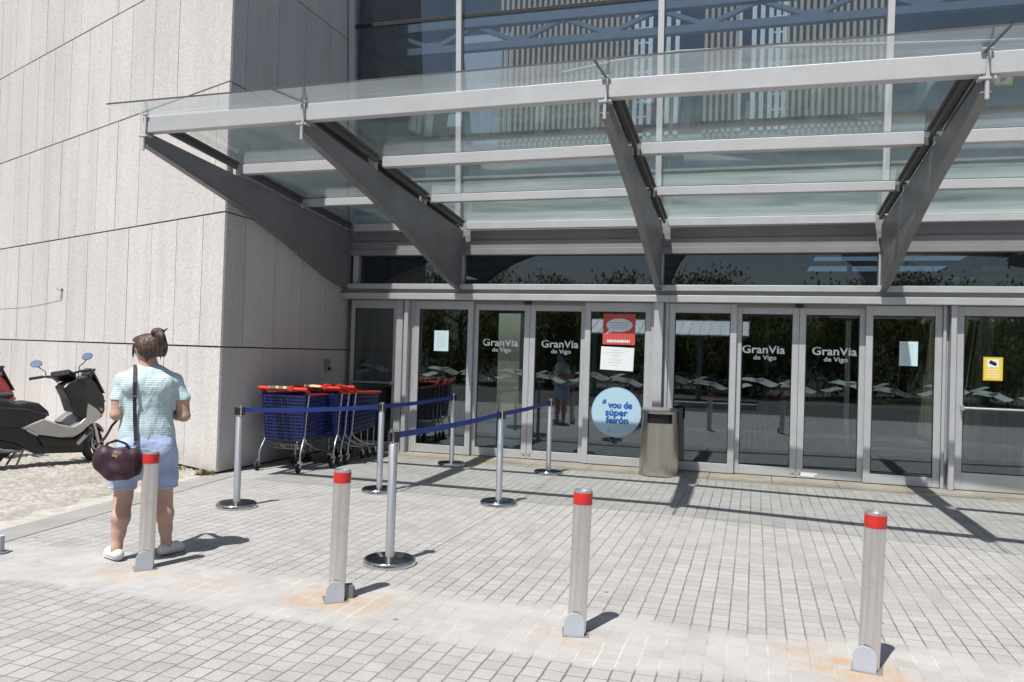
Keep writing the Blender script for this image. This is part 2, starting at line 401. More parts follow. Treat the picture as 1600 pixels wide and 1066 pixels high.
def tag(o, label=None, cat=None, group=None, kind=None):
    if label: o['label'] = label
    if cat: o['category'] = cat
    if group: o['group'] = group
    if kind: o['kind'] = kind
    return o
def thing(name, loc, label, cat, group=None, rotz=0.0):
    o = bpy.data.objects.new(name, None); COL.objects.link(o)
    o.empty_display_size = .1; o.location = loc; o.rotation_euler = (0, 0, rotz)
    o.matrix_basis = Matrix.Translation(Vector(loc)) @ Matrix.Rotation(rotz, 4, 'Z')
    return tag(o, label, cat, group)
def copy_tree(o, parent=None):
    c = o.copy(); COL.objects.link(c)
    if parent is not None: c.parent = parent
    for ch in [k for k in bpy.data.objects if k.parent == o]: copy_tree(ch, c)
    return c
def place(o, loc, rotz=0.0, tilt=(0, 0)):
    o.rotation_euler = (tilt[0], tilt[1], rotz); o.location = loc
def text_mesh(s, size, name='t'):
    cu = bpy.data.curves.new(name, 'FONT'); cu.body = s; cu.size = size; cu.align_x = 'CENTER'; cu.resolution_u = 3; cu.extrude = 0
    o = bpy.data.objects.new(name, cu); COL.objects.link(o)
    bpy.context.view_layer.update()
    me = bpy.data.meshes.new_from_object(o.evaluated_get(bpy.context.evaluated_depsgraph_get()))
    vs = [tuple(v.co) for v in me.vertices]; fs = [tuple(p.vertices) for p in me.polygons]
    bpy.data.objects.remove(o); bpy.data.curves.remove(cu); bpy.data.meshes.remove(me)
    return vs, fs
def add_text(mb, s, cx, y, z, size, width=None, bold=0.0, squash=1.0):
    """flat lettering facing -Y, baseline at z, centred on cx; width scales the word to a real length"""
    vs, fs = text_mesh(s, size)
    if not vs: return mb
    x0 = min(v[0] for v in vs); x1 = max(v[0] for v in vs); k = (width / (x1 - x0)) if width else 1.0
    mid = (x0 + x1) / 2
    offs = [(0, 0)] + ([(bold, 0), (-bold, 0), (0, bold), (0, -bold)] if bold else [])
    for n, (ox, oz) in enumerate(offs):
        mb.add([(cx + (v[0] - mid) * k + ox, y - .00012 * n, z + v[1] * squash + oz) for v in vs], fs)
    return mb

# ------------------------------------------------------------------ implicit surfaces
class SDF:
    def __init__(s, lo, hi, h):
        s.lo = np.array(lo, float); s.h = h
        n = np.ceil((np.array(hi) - s.lo) / h).astype(int) + 1
        s.n = n; s.F = np.full(tuple(n), 9.0, np.float32)
    def _sub(s, lo, hi):
        a = np.clip(np.floor((np.array(lo) - s.lo) / s.h).astype(int), 0, s.n - 1); b = np.clip(np.ceil((np.array(hi) - s.lo) / s.h).astype(int) + 1, 1, s.n)
        sl = tuple(slice(int(i), int(j)) for i, j in zip(a, b))
        g = np.meshgrid(*[s.lo[k] + s.h * np.arange(a[k], b[k]) for k in range(3)], indexing='ij')
        return sl, g
    def _put(s, sl, d, k, mode):
        A = s.F[sl]
        if mode == 'add':
            if k <= 0: s.F[sl] = np.minimum(A, d)
            else:
                h = np.clip(.5 + .5 * (A - d) / k, 0, 1); s.F[sl] = A * (1 - h) + d * h - k * h * (1 - h)
        elif mode == 'sub':
            if k <= 0: s.F[sl] = np.maximum(A, -d)
            else:
                h = np.clip(.5 - .5 * (A + d) / k, 0, 1); s.F[sl] = A * (1 - h) - d * h + k * h * (1 - h)
    def cone(s, a, b, ra, rb, k=.02, mode='add', sq=None):
        a = np.array(a, float); b = np.array(b, float); m = max(ra, rb) + k + 3 * s.h
        sl, g = s._sub(np.minimum(a, b) - m * 1.6, np.maximum(a, b) + m * 1.6)
        d = b - a; L2 = max(float(d @ d), 1e-9)
        px, py, pz = g[0] - a[0], g[1] - a[1], g[2] - a[2]
        t = np.clip((px * d[0] + py * d[1] + pz * d[2]) / L2, 0, 1)
        qx, qy, qz = px - t * d[0], py - t * d[1], pz - t * d[2]
        if sq: qx, qy, qz = qx / sq[0], qy / sq[1], qz / sq[2]
        s._put(sl, np.sqrt(qx * qx + qy * qy + qz * qz) - (ra + (rb - ra) * t), k, mode); return s
    def chain(s, pts, k=.02, sq=None):
        for (a, ra), (b, rb) in zip(pts[:-1], pts[1:]): s.cone(a, b, ra, rb, k, sq=sq)
        return s
    def ell(s, c, r, k=.02, mode='add', rot=None):
        c = np.array(c, float); r = np.array(r, float); m = max(r) + k + 3 * s.h
        sl, g = s._sub(c - m, c + m)
        P = np.stack([g[0] - c[0], g[1] - c[1], g[2] - c[2]], -1)
        if rot is not None: P = P @ np.array(Euler(rot).to_matrix())
        q = P / r; l = np.sqrt((q ** 2).sum(-1)); l2 = np.sqrt(((P / r ** 2) ** 2).sum(-1))
        s._put(sl, l * (l - 1) / np.maximum(l2, 1e-6), k, mode); return s
    def poly(s, pts, half, k=.01, rnd=.01, mode='add', taper=None):
        """polygon in x-z extruded +-half(x,z) in y with rounded edges"""
        p = np.array(pts, float); hm = half if not callable(half) else .5
        sl, g = s._sub((p[:, 0].min() - .1, -hm - .1, p[:, 1].min() - .1), (p[:, 0].max() + .1, hm + .1, p[:, 1].max() + .1))
        x, y, z = g[0][:, 0, :], g[1], g[2][:, 0, :]
        d = np.full(x.shape, 1e9); sg = np.ones(x.shape)
        n = len(p)
        for i in range(n):
            a = p[i]; b = p[i - 1]; ex, ez = b - a; wx, wz = x - a[0], z - a[1]
            t = np.clip((wx * ex + wz * ez) / (ex * ex + ez * ez), 0, 1)
            d = np.minimum(d, (wx - ex * t) ** 2 + (wz - ez * t) ** 2)
            c1 = z >= a[1]; c2 = z < b[1]; c3 = ex * wz > ez * wx
            al = c1 & c2 & c3; no = (~c1) & (~c2) & (~c3); sg = np.where(al | no, -sg, sg)
        d2 = (sg * np.sqrt(d) + rnd)[:, None, :]
        H = (half(x, z) if callable(half) else np.full(x.shape, half))[:, None, :]
        dy = np.abs(y) - H + rnd
        dd = np.minimum(np.maximum(d2, dy), 0) + np.sqrt(np.maximum(d2, 0) ** 2 + np.maximum(dy, 0) ** 2) - rnd
        s._put(sl, dd, k, mode); return s
    def cut(s, fn):
        """keep where fn(x,y,z) < 0"""
        g = np.meshgrid(*[s.lo[k] + s.h * np.arange(s.n[k]) for k in range(3)], indexing='ij')
        s.F = np.maximum(s.F, fn(*g).astype(np.float32)); return s
    def warp(s, fn):
        g = np.meshgrid(*[s.lo[k] + s.h * np.arange(s.n[k]) for k in range(3)], indexing='ij')
        s.F = s.F + fn(*g).astype(np.float32); return s
    def mesh(s):
        F = s.F; F = np.where(np.abs(F) < 1e-7, 1e-7, F); nx, ny, nz = F.shape; S = F < 0
        idx = np.stack(np.meshgrid(np.arange(nx - 1), np.arange(ny - 1), np.arange(nz - 1), indexing='ij'), -1)
        acc = np.zeros((nx - 1, ny - 1, nz - 1, 3), np.float32); cnt = np.zeros((nx - 1, ny - 1, nz - 1), np.float32)
        def sub(a, o): return a[o[0]:o[0] + nx - 1, o[1]:o[1] + ny - 1, o[2]:o[2] + nz - 1]
        for ax in range(3):
            o1, o2 = [k for k in range(3) if k != ax]
            for u in (0, 1):
                for w in (0, 1):
                    a = [0, 0, 0]; a[o1] = u; a[o2] = w; b = list(a); b[ax] = 1
                    fa, fb = sub(F, a), sub(F, b); ch = (fa < 0) != (fb < 0)
                    t = np.where(ch, fa / np.where(ch, fa - fb, 1), 0)
                    for k in range(3): acc[..., k] += np.where(ch, a[k] + (t if k == ax else 0), 0)
                    cnt += ch
        act = cnt > 0; num = np.full(act.shape, -1, np.int64); num[act] = np.arange(act.sum())
        V = (idx[act] + acc[act] / cnt[act][:, None]) * s.h + s.lo
        Q = []
        for ax in range(3):
            o1, o2 = (ax + 1) % 3, (ax + 2) % 3
            A = np.take(S, range(0, S.shape[ax] - 1), ax); B = np.take(S, range(1, S.shape[ax]), ax)
            for flip, mask in ((False, A & ~B), (True, ~A & B)):
                P = np.argwhere(mask)
                P = P[(P[:, o1] > 0) & (P[:, o2] > 0) & (P[:, o1] < S.shape[o1] - 1) & (P[:, o2] < S.shape[o2] - 1)]
                if not len(P): continue
                c = []
                for d1, d2 in ((-1, -1), (0, -1), (0, 0), (-1, 0)):
                    q = P.copy(); q[:, o1] += d1; q[:, o2] += d2; c.append(num[q[:, 0], q[:, 1], q[:, 2]])
                q = np.stack(c, -1); Q.append(q[:, ::-1] if flip else q)
        return V, np.concatenate(Q)
    def build(s, name, mat, parent=None, xf=None):
        V, Q = s.mesh()
        me = bpy.data.meshes.new(name); me.from_pydata(V.tolist(), [], Q.tolist()); me.update()
        me.shade_smooth()
        me.materials.append(M[mat])
        o = bpy.data.objects.new(name, me); COL.objects.link(o)
        if parent is not None: o.parent = parent
        return o
# ================================================================== GROUND
def sheet(name, poly, z, mat):
    mb = MB(); mb.add([(x, y, z) for x, y in poly], [tuple(range(len(poly)))])
    o = mb.build(name, mat); return tag(o, kind='structure')
KS = -.13
def kin(y): return -5.56 + KS * (y - 4.87)
def kout(y): return kin(y) - .34
sheet('ground', [(-160, -160), (160, -160), (160, 160), (-160, 160)], -.06, 'earth')
sheet('road', [(-60, -10), (60, -10), (60, -1.55), (-60, -1.55)], -.045, 'asphalt')
sheet('plaza_paving', [(kin(-1.4), -1.4), (30, -1.4), (30, 10.93), (-6.4, 10.93), (-6.4, 8.5), (kin(8.42), 8.42)], 0, 'paving')
# kerb between the paving and the cobbles
mb = MB()
ys = [-1.4, .6, 2.2, 3.9, 5.3, 6.9, 8.47]
for a, b in zip(ys[:-1], ys[1:]):
    mb.prism([(kin(a) - .004, a + .004), (kin(b) - .004, b - .004), (kout(b), b - .004), (kout(a), a + .004)], lambda p, t: (p[0], p[1], t), -.06, .006)
tag(mb.build('kerb', 'kerb', bevel=.006), kind='structure')
mb = MB()
mb.prism([(-1.55 * 0 + kin(-1.4), -1.55), (30, -1.55), (30, -1.4), (kin(-1.4), -1.4)], lambda p, t: (p[0], p[1], t), -.06, .003)
tag(mb.build('road_kerb', 'kerb'), kind='structure')
# rough mortar strip along the kerb
N = 60; V = []; F = []
for i in range(N + 1):
    y = -1.4 + 9.7 * i / N
    w = .26 + .05 * math.sin(i * 1.7) + random.uniform(-.03, .03)
    for k in range(4): V.append((kout(y) - w * k / 3 + (.02 if k == 0 else 0), y, -.004 + random.uniform(-.004, .005)))
for i in range(N):
    for k in range(3): F.append((i * 4 + k, i * 4 + k + 1, i * 4 + k + 5, i * 4 + k + 4))
tag(MB().add(V, F).build('mortar_strip', 'mortar', smooth=True, sharp=80), kind='structure')
# cobbles: real humps
def cobbles():
    h = .022; X = np.arange(-14.0, -4.3, h); Y = np.arange(-1.2, 13.6, h)
    gx, gy = np.meshgrid(X, Y, indexing='ij'); S = .080
    n1, n2 = int(10 / S) + 8, int(15.2 / S) + 6
    jit = rng.uniform(.12, .88, (n1, n2, 2)); hh = rng.uniform(.6, 1.15, (n1, n2))
    cx = (gx + 14.1) / S; cy = (gy + 1.3) / S; ix = cx.astype(int); iy = cy.astype(int)
    d1 = np.full(gx.shape, 9.0); d2 = np.full(gx.shape, 9.0); H = np.ones(gx.shape)
    for a in (-1, 0, 1):
        for b in (-1, 0, 1):
            u = np.clip(ix + a, 0, n1 - 1); v = np.clip(iy + b, 0, n2 - 1)
            d = np.hypot(u + jit[u, v, 0] - cx, v + jit[u, v, 1] - cy)
            nearer = d < d1; d2 = np.where(nearer, d1, np.minimum(d2, d)); H = np.where(nearer, hh[u, v], H); d1 = np.where(nearer, d, d1)
    z = -.032 + .031 * np.sqrt(np.clip((d2 - d1) * 1.5, 0, 1)) * H
    inside = (gx < kout(gy) - .16) & ((gx + 6.305) * -.396 + (gy - 8.47) * -.918 > -.05)
    num = np.full(gx.shape, -1); num[inside] = np.arange(inside.sum())
    q = inside[:-1, :-1] & inside[1:, :-1] & inside[1:, 1:] & inside[:-1, 1:]
    Fq = np.stack([num[:-1, :-1][q], num[1:, :-1][q], num[1:, 1:][q], num[:-1, 1:][q]], -1)
    me = bpy.data.meshes.new('cobbles'); me.from_pydata(np.stack([gx[inside], gy[inside], z[inside]], -1).tolist(), [], Fq.tolist()); me.update(); me.shade_smooth()
    me.materials.append(M['cobble']); o = bpy.data.objects.new('cobbled_ground', me); COL.objects.link(o); tag(o, kind='structure')
cobbles()
# threshold stones before the doors, with a slot drain
mb = MB()
xs = [-6.3 + .82 * i for i in range(14)]
for a, b in zip(xs[:-1], xs[1:]):
    mb.box(a + .003, b - .003, 11.20, 11.70, -.05, .012)
    mb.box(a + .003, b - .003, 10.935, 11.195, -.05, .004)
tag(mb.build('threshold', 'thresh', bevel=.003), kind='structure')
mb = MB()
for i in range(150):
    x = -2.6 + i * .036; mb.box(x, x + .018, 11.02, 11.07, .0, .0075)
mb.box(-2.64, 2.84, 11.00, 11.018, 0, .008); mb.box(-2.64, 2.84, 11.072, 11.09, 0, .008)
tag(mb.build('slot_drain', 'chrome_dull'), 'slotted metal drain grating set in the threshold before the doors', 'drain')

# ================================================================== STONE BUILDING
C0 = Vector((-6.305, 8.47, 0)); WD = Vector((-.9182, .3961, 0)); WN = Vector((-.3961, -.9182, 0))
stone = thing('stone_building', C0, 'tall pale granite clad building with an acute corner on the left of the entrance', 'building')
mb = MB()
foot = [(-6.335, 8.516), (-6.335, 16), (-19.2, 16), tuple((C0 + WD * 14 - WN * .03)[:2])]
mb.prism(foot, lambda p, t: (p[0], p[1], t), -.05, 9.68)
mb.build('core_wall', 'joint', stone, world=True)
CR = [0.015, 1.565, 3.24, 4.86, 6.49, 8.11, 9.7]
jl = [[.80, 1.42, 2.5, 3.09, 4.25, 4.95, 5.64, 6.33, 7.05],
      [.515, 1.19, 1.89, 2.59, 3.28, 3.97, 4.69, 5.51, 6.2, 6.85, 7.45],
      [.27, 2.35, 3.06, 3.75, 4.45, 5.12, 5.81, 6.51, 7.2],
      [1.32, 2.01, 2.70, 3.38, 4.17, 4.86, 5.54, 6.25, 6.97, 7.68],
      [.62, 1.30, 2.0, 3.2, 4.53, 5.24, 5.955, 6.7, 7.4], [.6, 1.3, 2.0, 2.7, 3.4, 4.1, 4.8, 5.5, 6.2, 6.9, 7.6]]
mb = MB()
def lw(s, o, z): return C0 + WD * s + WN * o + Vector((0, 0, z))
for r in range(6):
    js = [0] + jl[r] + [8.14 + .69 * k for k in range(9)]
    for a, b in zip(js[:-1], js[1:]):
        g = .0055; gh = .0105; o = random.uniform(-.0015, .0015)
        if r == 1 and abs(a - 4.69) < .01: a += .006
        s0, s1, z0, z1 = a + (g if a else 0), b - g, CR[r] + gh, CR[r + 1] - gh
        P = [lw(s0, -.03, z0), lw(s1, -.03, z0), lw(s1, o, z0), lw(s0, o, z0), lw(s0, -.03, z1), lw(s1, -.03, z1), lw(s1, o, z1), lw(s0, o, z1)]
        mb.add(P, [(0, 3, 2, 1), (4, 5, 6, 7), (0, 1, 5, 4), (1, 2, 6, 5), (2, 3, 7, 6), (3, 0, 4, 7)])
mb.build('sunlit_cladding', 'stone', stone, world=True)
mb = MB()
sj = [[9.37, 10.35, 11.2], [8.91, 9.59, 10.27, 10.95], [8.90, 9.61, 10.28, 10.94], [8.79, 9.49, 10.17, 10.85], [9.1, 9.8, 10.5, 11.2], [8.9, 9.6, 10.3, 11.0]]
for r in range(6):
    js = [8.482] + sj[r] + [11.9]
    for a, b in zip(js[:-1], js[1:]):
        o = random.uniform(-.0015, .0015)
        mb.box(-6.335, -6.305 + o, a + .0055, b - .0055, CR[r] + .0085, CR[r + 1] - .0085)
mb.build('shaded_cladding', 'stone', stone, world=True)
# small fittings on the walls
mb = MB(); p = lw(4.87, 0, 2.40)
mb.obox(p + WN * .012, WD * .014, WN * .012, Vector((0, 0, .024)))
mb.tube([p + WN * .02, p + WN * .06 + WD * .03, p + WN * .065 + WD * .08 + Vector((0, 0, .03))], .008, 8)
mb.tube([p + WN * .02, p + WN * .025 - Vector((0, 0, .16))], .007, 6)
tag(mb.build('wall_hook', 'steel_dark', smooth=True), 'small dark metal hook bracket at a vertical joint of the sunlit stone wall', 'bracket')
mb = MB(); L = []
for i in range(25):
    t = i / 24; L.append(lw(4.9 + 3.4 * t, .004, 2.24 - .10 * t - .05 * math.sin(PI * t)))
mb.tube(L, .002, 5)
tag(mb.build('wall_cable', 'kerb'), 'thin grey cable sagging across the sunlit stone wall', 'cable')
fx = thing('wall_intercom', (-6.30, 11.03, 1.30), 'small grey metal box fixed to the shaded stone wall above the trolleys', 'intercom')
MB().box(0, .05, -.045, .045, -.06, .12).build('housing', 'alu_dark', fx, bevel=.006)
MB().box(.049, .075, -.03, .03, -.05, -.005).build('button', 'black', fx, bevel=.004)

# ================================================================== ENTRANCE BUILDING
F0 = 11.63
bld = thing('entrance_building', (-6.2, F0, 0), 'glass fronted shopping centre entrance with grey aluminium door frames', 'building')
def part(mb, name, mat, par=None, **k): return mb.build(name, mat, par or bld, world=(par is None), **k)
XR = 7.6
part(MB().box(-6.30, XR, 11.40, 11.70, 2.38, 2.472), 'header_beam', 'alu', bevel=.004)
part(MB().box(-6.30, XR, 11.50, 11.70, 2.474, 2.538), 'header_face', 'alu_dark')  # darker metal puts the shade under the sill into the colour
part(MB().box(-6.30, XR, 11.455, 11.70, 2.54, 2.622), 'window_sill', 'alu', bevel=.004)
part(MB().box(-6.30, XR, 11.53, 11.70, 3.075, 3.165).box(-6.30, XR, 11.56, 11.70, 3.167, 3.29).box(-6.30, XR, 11.60, 11.72, 3.292, 3.56), 'fascia', 'alu_dark', bevel=.003)
RX = [-6.235, -4.339, -1.316, 1.585, 4.50]
posts = [-6.12, -4.339, -1.316, 1.585, 4.50, 7.4]
for i, x in enumerate(posts): part(MB().box(x - .045, x + .045, 11.545, 11.70, 2.624, 3.073), 'window_post', 'alu', bevel=.003)
for a, b in zip(posts[:-1], posts[1:]): part(MB().box(a + .047, b - .047, 11.640, 11.652, 2.624, 3.073), 'transom_window', 'transom')

def wave_strips(x0, x1, y):
    mb = MB()
    for k in range(-12, 12):
        for (dx, zc, L, A, T, sl) in ((0, 1.295, .33, .012, .036, -.045), (.32, 1.315, .23, -.008, .015, .05), (.345, 1.262, .33, .014, .026, .03), (.53, 1.225, .29, .012, .030, -.055), (.87, 1.235, .28, -.012, .022, .02), (.955, 1.328, .38, .012, .020, .01)):
            xa = k * 1.165 + dx; pts_t = []; pts_b = []
            for i in range(25):
                s = i / 24; x = xa + L * s
                if x < x0 or x > x1: continue
                z = zc + A * math.sin(2 * PI * s) + sl * (s - .5)
                t = 1.3 * T * max(0, math.sin(PI * s)) ** .75
                pts_t.append((x, y, z + t)); pts_b.append((x, y, z - t))
            if len(pts_t) < 3: continue
            n = len(pts_t); mb.add(pts_t + pts_b, [(i, i + 1, n + i + 1, n + i) for i in range(n - 1)])
    return mb
def leaf(name, x0, x1, y, word=False, bar=False, st=.085, top=.13, bot=.125, z0=.022, z1=2.372, waves=True):
    mb = MB()
    mb.box(x0, x0 + st, y, y + .05, z0, z1); mb.box(x1 - st, x1, y, y + .05, z0, z1)
    mb.box(x0 + st, x1 - st, y + .001, y + .049, z1 - top, z1); mb.box(x0 + st, x1 - st, y + .001, y + .049, z0, z0 + bot)
    f = part(mb, name, 'alu', bevel=.004)
    def sub(mb2, nm, mat, **k):
        o = mb2.build(nm, mat, **k); o.parent = f; o.matrix_parent_inverse = Matrix.Translation(Vector((-bld.location[0], -bld.location[1], 0))); return o
    g = MB()
    for (a, b, c, d) in ((x0 + st, x0 + st + .01, z0 + bot, z1 - top), (x1 - st - .01, x1 - st, z0 + bot, z1 - top)): g.box(a, b, y + .016, y + .036, c, d)
    g.box(x0 + st + .01, x1 - st - .01, y + .016, y + .036, z0 + bot, z0 + bot + .012); g.box(x0 + st + .01, x1 - st - .01, y + .016, y + .036, z1 - top - .012, z1 - top)
    sub(g, 'gasket', 'gasket')
    sub(MB().box(x0 + st + .01, x1 - st - .01, y + .022, y + .030, z0 + bot + .012, z1 - top - .012), 'glass_pane', 'pane')
    if waves: sub(wave_strips(x0 + st + .012, x1 - st - .012, y + .0205), 'wave_decal', 'wave')
    if word:
        c = (x0 + x1) / 2 + word
        t = MB(); add_text(t, 'GranVía', c, y + .0195, 1.700, .155, .56, bold=.0035); add_text(t, 'de Vigo', c + .02, y + .0195, 1.612, .088, .30, bold=.0018)
        sub(t, 'lettering', 'decal')
    if name == 'sliding_door':
        left = word > 0
        xk = x0 + .04 if left else x1 - .04
        sub(MB().box(xk - .018, xk + .018, y - .012, y, .075, .12), 'lock', 'steel', bevel=.003)
        if word == .03 and x0 > 0: sub(MB().box(x0 + .06, x0 + .235, y - .0015, y, .045, .098).box(x0 + .235, x0 + .27, y - .0015, y, .07, .098), 'sticker', 'paper')
    if bar:
        sub(MB().tube([(x0 + st + .01, y - .05, 1.07), (x1 - st - .01, y - .05, 1.07)], .014, 12).box(x0 + st - .03, x0 + st + .01, y - .06, y, 1.04, 1.10).box(x1 - st - .01, x1 - st + .03, y - .06, y, 1.04, 1.10), 'push_bar', 'steel', smooth=True)
    return f
leaf('side_panel', -6.20, -5.385, 11.60, st=.07, bar=True)
leaf('side_panel', -5.10, -4.13, 11.60)
leaf('sliding_door', -4.145, -3.247, 11.665, word=-.01)
leaf('sliding_door', -3.243, -2.375, 11.665, word=.03)
leaf('side_panel', -2.389, -1.425, 11.60)
leaf('side_panel', -1.175, -.246, 11.60)
leaf('sliding_door', -.262, .574, 11.665, word=-.04)
leaf('sliding_door', .578, 1.425, 11.665, word=.03)
leaf('side_panel', 1.411, 2.325, 11.60)
leaf('hinged_door', 2.47, 3.43, 11.575, bar=True, st=.10, top=.12, bot=.22)
leaf('hinged_door', 3.44, 4.40, 11.575, bar=True, st=.10, top=.12, bot=.22)
leaf('side_panel', 4.62, 6.0, 11.60); leaf('side_panel', 6.02, 7.4, 11.60)
c = MB().box(-5.383, -5.275, 11.55, 11.72, .015, 2.378).box(-5.273, -5.235, 11.60, 11.70, .015, 2.378).box(-5.233, -5.165, 11.50, 11.72, .015, 2.378).box(-5.163, -5.105, 11.61, 11.70, .015, 2.378)
part(c, 'column', 'alu', bevel=.004)
c = MB().box(-1.422, -1.372, 11.57, 11.72, .015, 2.378).box(-1.370, -1.245, 11.46, 11.72, .015, 2.378).box(-1.243, -1.225, 11.60, 11.72, .015, 2.378).box(-1.223, -1.178, 11.57, 11.72, .015, 2.378)
part(c, 'column', 'alu', bevel=.004)
part(MB().box(2.328, 2.365, 11.56, 11.72, .015, 2.378).box(2.367, 2.40, 11.62, 11.72, .015, 2.378).box(2.402, 2.466, 11.48, 11.72, .015, 2.378), 'column', 'alu', bevel=.004)
part(MB().box(4.402, 4.618, 11.48, 11.72, .015, 2.378), 'column', 'alu', bevel=.004)
part(MB().box(7.402, XR, 11.48, 11.72, .015, 2.378), 'column', 'alu', bevel=.004)
for (a, b) in ((-4.13, -2.39), (-.246, 1.411)): part(MB().box(a, b, 11.60, 11.66, 2.33, 2.378), 'door_track', 'alu_dark', bevel=.003)
for x in (-3.26, .57): part(MB().box(x - .05, x + .05, 11.545, 11.60, 2.325, 2.372), 'door_sensor', 'black', bevel=.006)
# lobby behind the doors
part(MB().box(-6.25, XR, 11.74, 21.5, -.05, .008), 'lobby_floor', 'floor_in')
part(MB().box(-6.25, 0.9, 11.74, 21.5, 3.30, 3.55).box(3.56, XR, 11.74, 21.5, 3.30, 3.55).box(0.9, 3.56, 18.6, 21.5, 3.30, 3.55).box(0.9, 3.56, 11.74, 12.4, 3.30, 3.55), 'lobby_ceiling', 'wall_in')  # opening beside the partition added to bring daylight into the lobby
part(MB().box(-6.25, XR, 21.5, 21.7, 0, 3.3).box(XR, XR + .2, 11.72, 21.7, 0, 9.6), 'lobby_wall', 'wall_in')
w = MB()
for k in range(6): w.box(3.45, 3.52, 12.3 + k * 1.5, 13.785 + k * 1.5, .10, 3.2)
part(w, 'lobby_partition', 'partition', bevel=.004)
part(MB().box(3.43, 3.54, 12.3, 21.3, .008, .098), 'skirting', 'black')
w = MB()
for k in range(5): w.box(-6.24, -6.16, 11.75 + k * 1.5, 13.24 + k * 1.5, 0.01, 3.2)
part(w, 'lobby_partition', 'partition')
for x in (-4.1, -2.3, .2, 1.5): part(MB().box(x - .04, x + .04, 14.6, 14.68, .008, 3.3), 'inner_door_post', 'alu_dark')
part(MB().box(-6.16, 3.45, 14.58, 14.70, 2.35, 2.5), 'inner_door_header', 'alu_dark')
part(wave_strips(-4.0, 1.45, 14.60), 'inner_wave_decal', 'ink')

for z in (2.70, 2.83, 2.98): part(MB().box(-6.1, XR - .2, 12.30, 12.36, z, z + .07), 'streak_bar', 'hall_light')  # pale bars added behind the transom to imitate streaks in its glass
# curtain wall above, leaning out a little
TL = .075
def cwy(z, o=0.0): return F0 + .02 - TL * (z - 3.56) + o
def cwbox(x0, x1, z0, z1, o0, o1):
    P = [(x, cwy(z, o), z) for z in (z0, z1) for (x, o) in ((x0, o0), (x1, o0), (x1, o1), (x0, o1))]
    return MB().add(P, [(0, 3, 2, 1), (4, 5, 6, 7), (0, 1, 5, 4), (1, 2, 6, 5), (2, 3, 7, 6), (3, 0, 4, 7)])
MX = [-6.235, -4.42, -1.375, 1.60, 4.60, 7.5]
for x in MX: part(cwbox(x - .042, x + .042, 3.565, 9.5, -.075, .06), 'mullion', 'alu_light', bevel=.004)
for a, b in zip(MX[:-1], MX[1:]):
    part(cwbox(a + .043, b - .043, 4.93, 6.67, 0, .012), 'glass_pane', 'pane_up')
    part(cwbox(a + .043, b - .043, 6.73, 9.5, 0, .012), 'glass_pane', 'pane_up')
    part(cwbox(a + .043, b - .043, 3.565, 4.25, 0, .03), 'spandrel_panel', 'spandrel')
    part(cwbox(a + .043, b - .043, 4.29, 4.83, 0, .012), 'glass_pane', 'pane_up')
    part(cwbox(a + .043, b - .043, 4.252, 4.288, -.015, .03), 'transom_rail', 'alu_dark')
    part(cwbox(a + .043, b - .043, 4.832, 4.928, -.02, .05), 'transom_rail', 'gasket')
    part(cwbox(a + .043, b - .043, 6.672, 6.728, -.008, .05), 'transom_rail', 'gasket', bevel=.003)
# hall behind the curtain wall
part(MB().box(-6.25, 0.9, 11.72, 22, 4.30, 4.55).box(3.56, XR, 11.72, 22, 4.30, 4.55).box(0.9, 3.56, 18.6, 22, 4.30, 4.55).box(0.9, 3.56, 11.72, 12.4, 4.30, 4.55), 'hall_floor', 'hall')  # matching added opening, lets sun and sky through to the lobby
part(MB().box(-6.27, -6.20, 11.72, 19.8, 4.55, 9.6), 'hall_side_wall', 'hall_dark')
part(MB().box(-6.2, -4.85, 15.6, 15.8, 4.55, 9.6), 'hall_column_wall', 'hall_light')
part(MB().box(-6.25, XR, 19.8, 20, 4.55, 9.6), 'hall_back_wall', 'hall')
part(MB().box(-6.25, XR, 14.60, 14.72, 4.55, 5.6), 'hall_parapet', 'spandrel')
part(MB().box(-6.25, XR, 14.9, 20, 9.6, 9.75), 'hall_roof', 'hall')  # roof cut short towards the front so sun reaches the slats
s = MB()
x = -4.80
while x < 1.95:
    if not (-2.27 < x < -1.05 or -.45 < x < .35): s.box(x, x + .052, 14.55, 14.63, 5.6, 9.5)
    x += .106
part(s, 'slat_screen', 'slat', bevel=0)
s = MB()
for x in (-2.24, -2.12, -1.98, -1.80, -1.66, -1.50, -.42, -.18, -.04, .10, .22, .33): s.box(x, x + .075, 14.57, 14.63, 5.6, 9.5)
for k in range(1, 15): s.box(-2.24, -1.98, 14.585, 14.61, 5.4 + k * .27, 5.43 + k * .27).box(.10, .33, 14.585, 14.61, 5.4 + k * .27, 5.43 + k * .27)
part(s, 'window_bars', 'slat_white')
t = MB(); YT = 12.75
t.box(-6.19, 7.4, YT, YT + .14, 7.10, 7.27); t.box(-6.19, 7.4, YT, YT + .12, 6.70, 6.82)
xb = -5.45
while xb < 7:
    for dx in (-.77, .77): t.bar((xb, YT + .06, 6.80), (xb + dx, YT + .06, 7.12), .07, .075, up=(0, 1, 0))
    t.box(xb - .1, xb + .1, YT + .02, YT + .10, 6.79, 6.90)
    xb += 1.54
part(t, 'roof_truss', 'truss', bevel=0)
part(MB().tube([(-3.4, 13.9, 6.62), (-2.4, 13.9, 6.76), (-1.4, 13.9, 6.84), (.1, 13.9, 6.80), (1.9, 13.9, 6.70), (4, 13.9, 6.6)], .025, 10), 'reflection_tube', 'slat_white', smooth=True)  # white tube standing in for a curved reflection in the upper glass
for (x0, x1, z) in ((-4.2, -3.3, 5.2), (-3.0, -2.9, 5.0), (.3, 1.2, 5.3)): pass

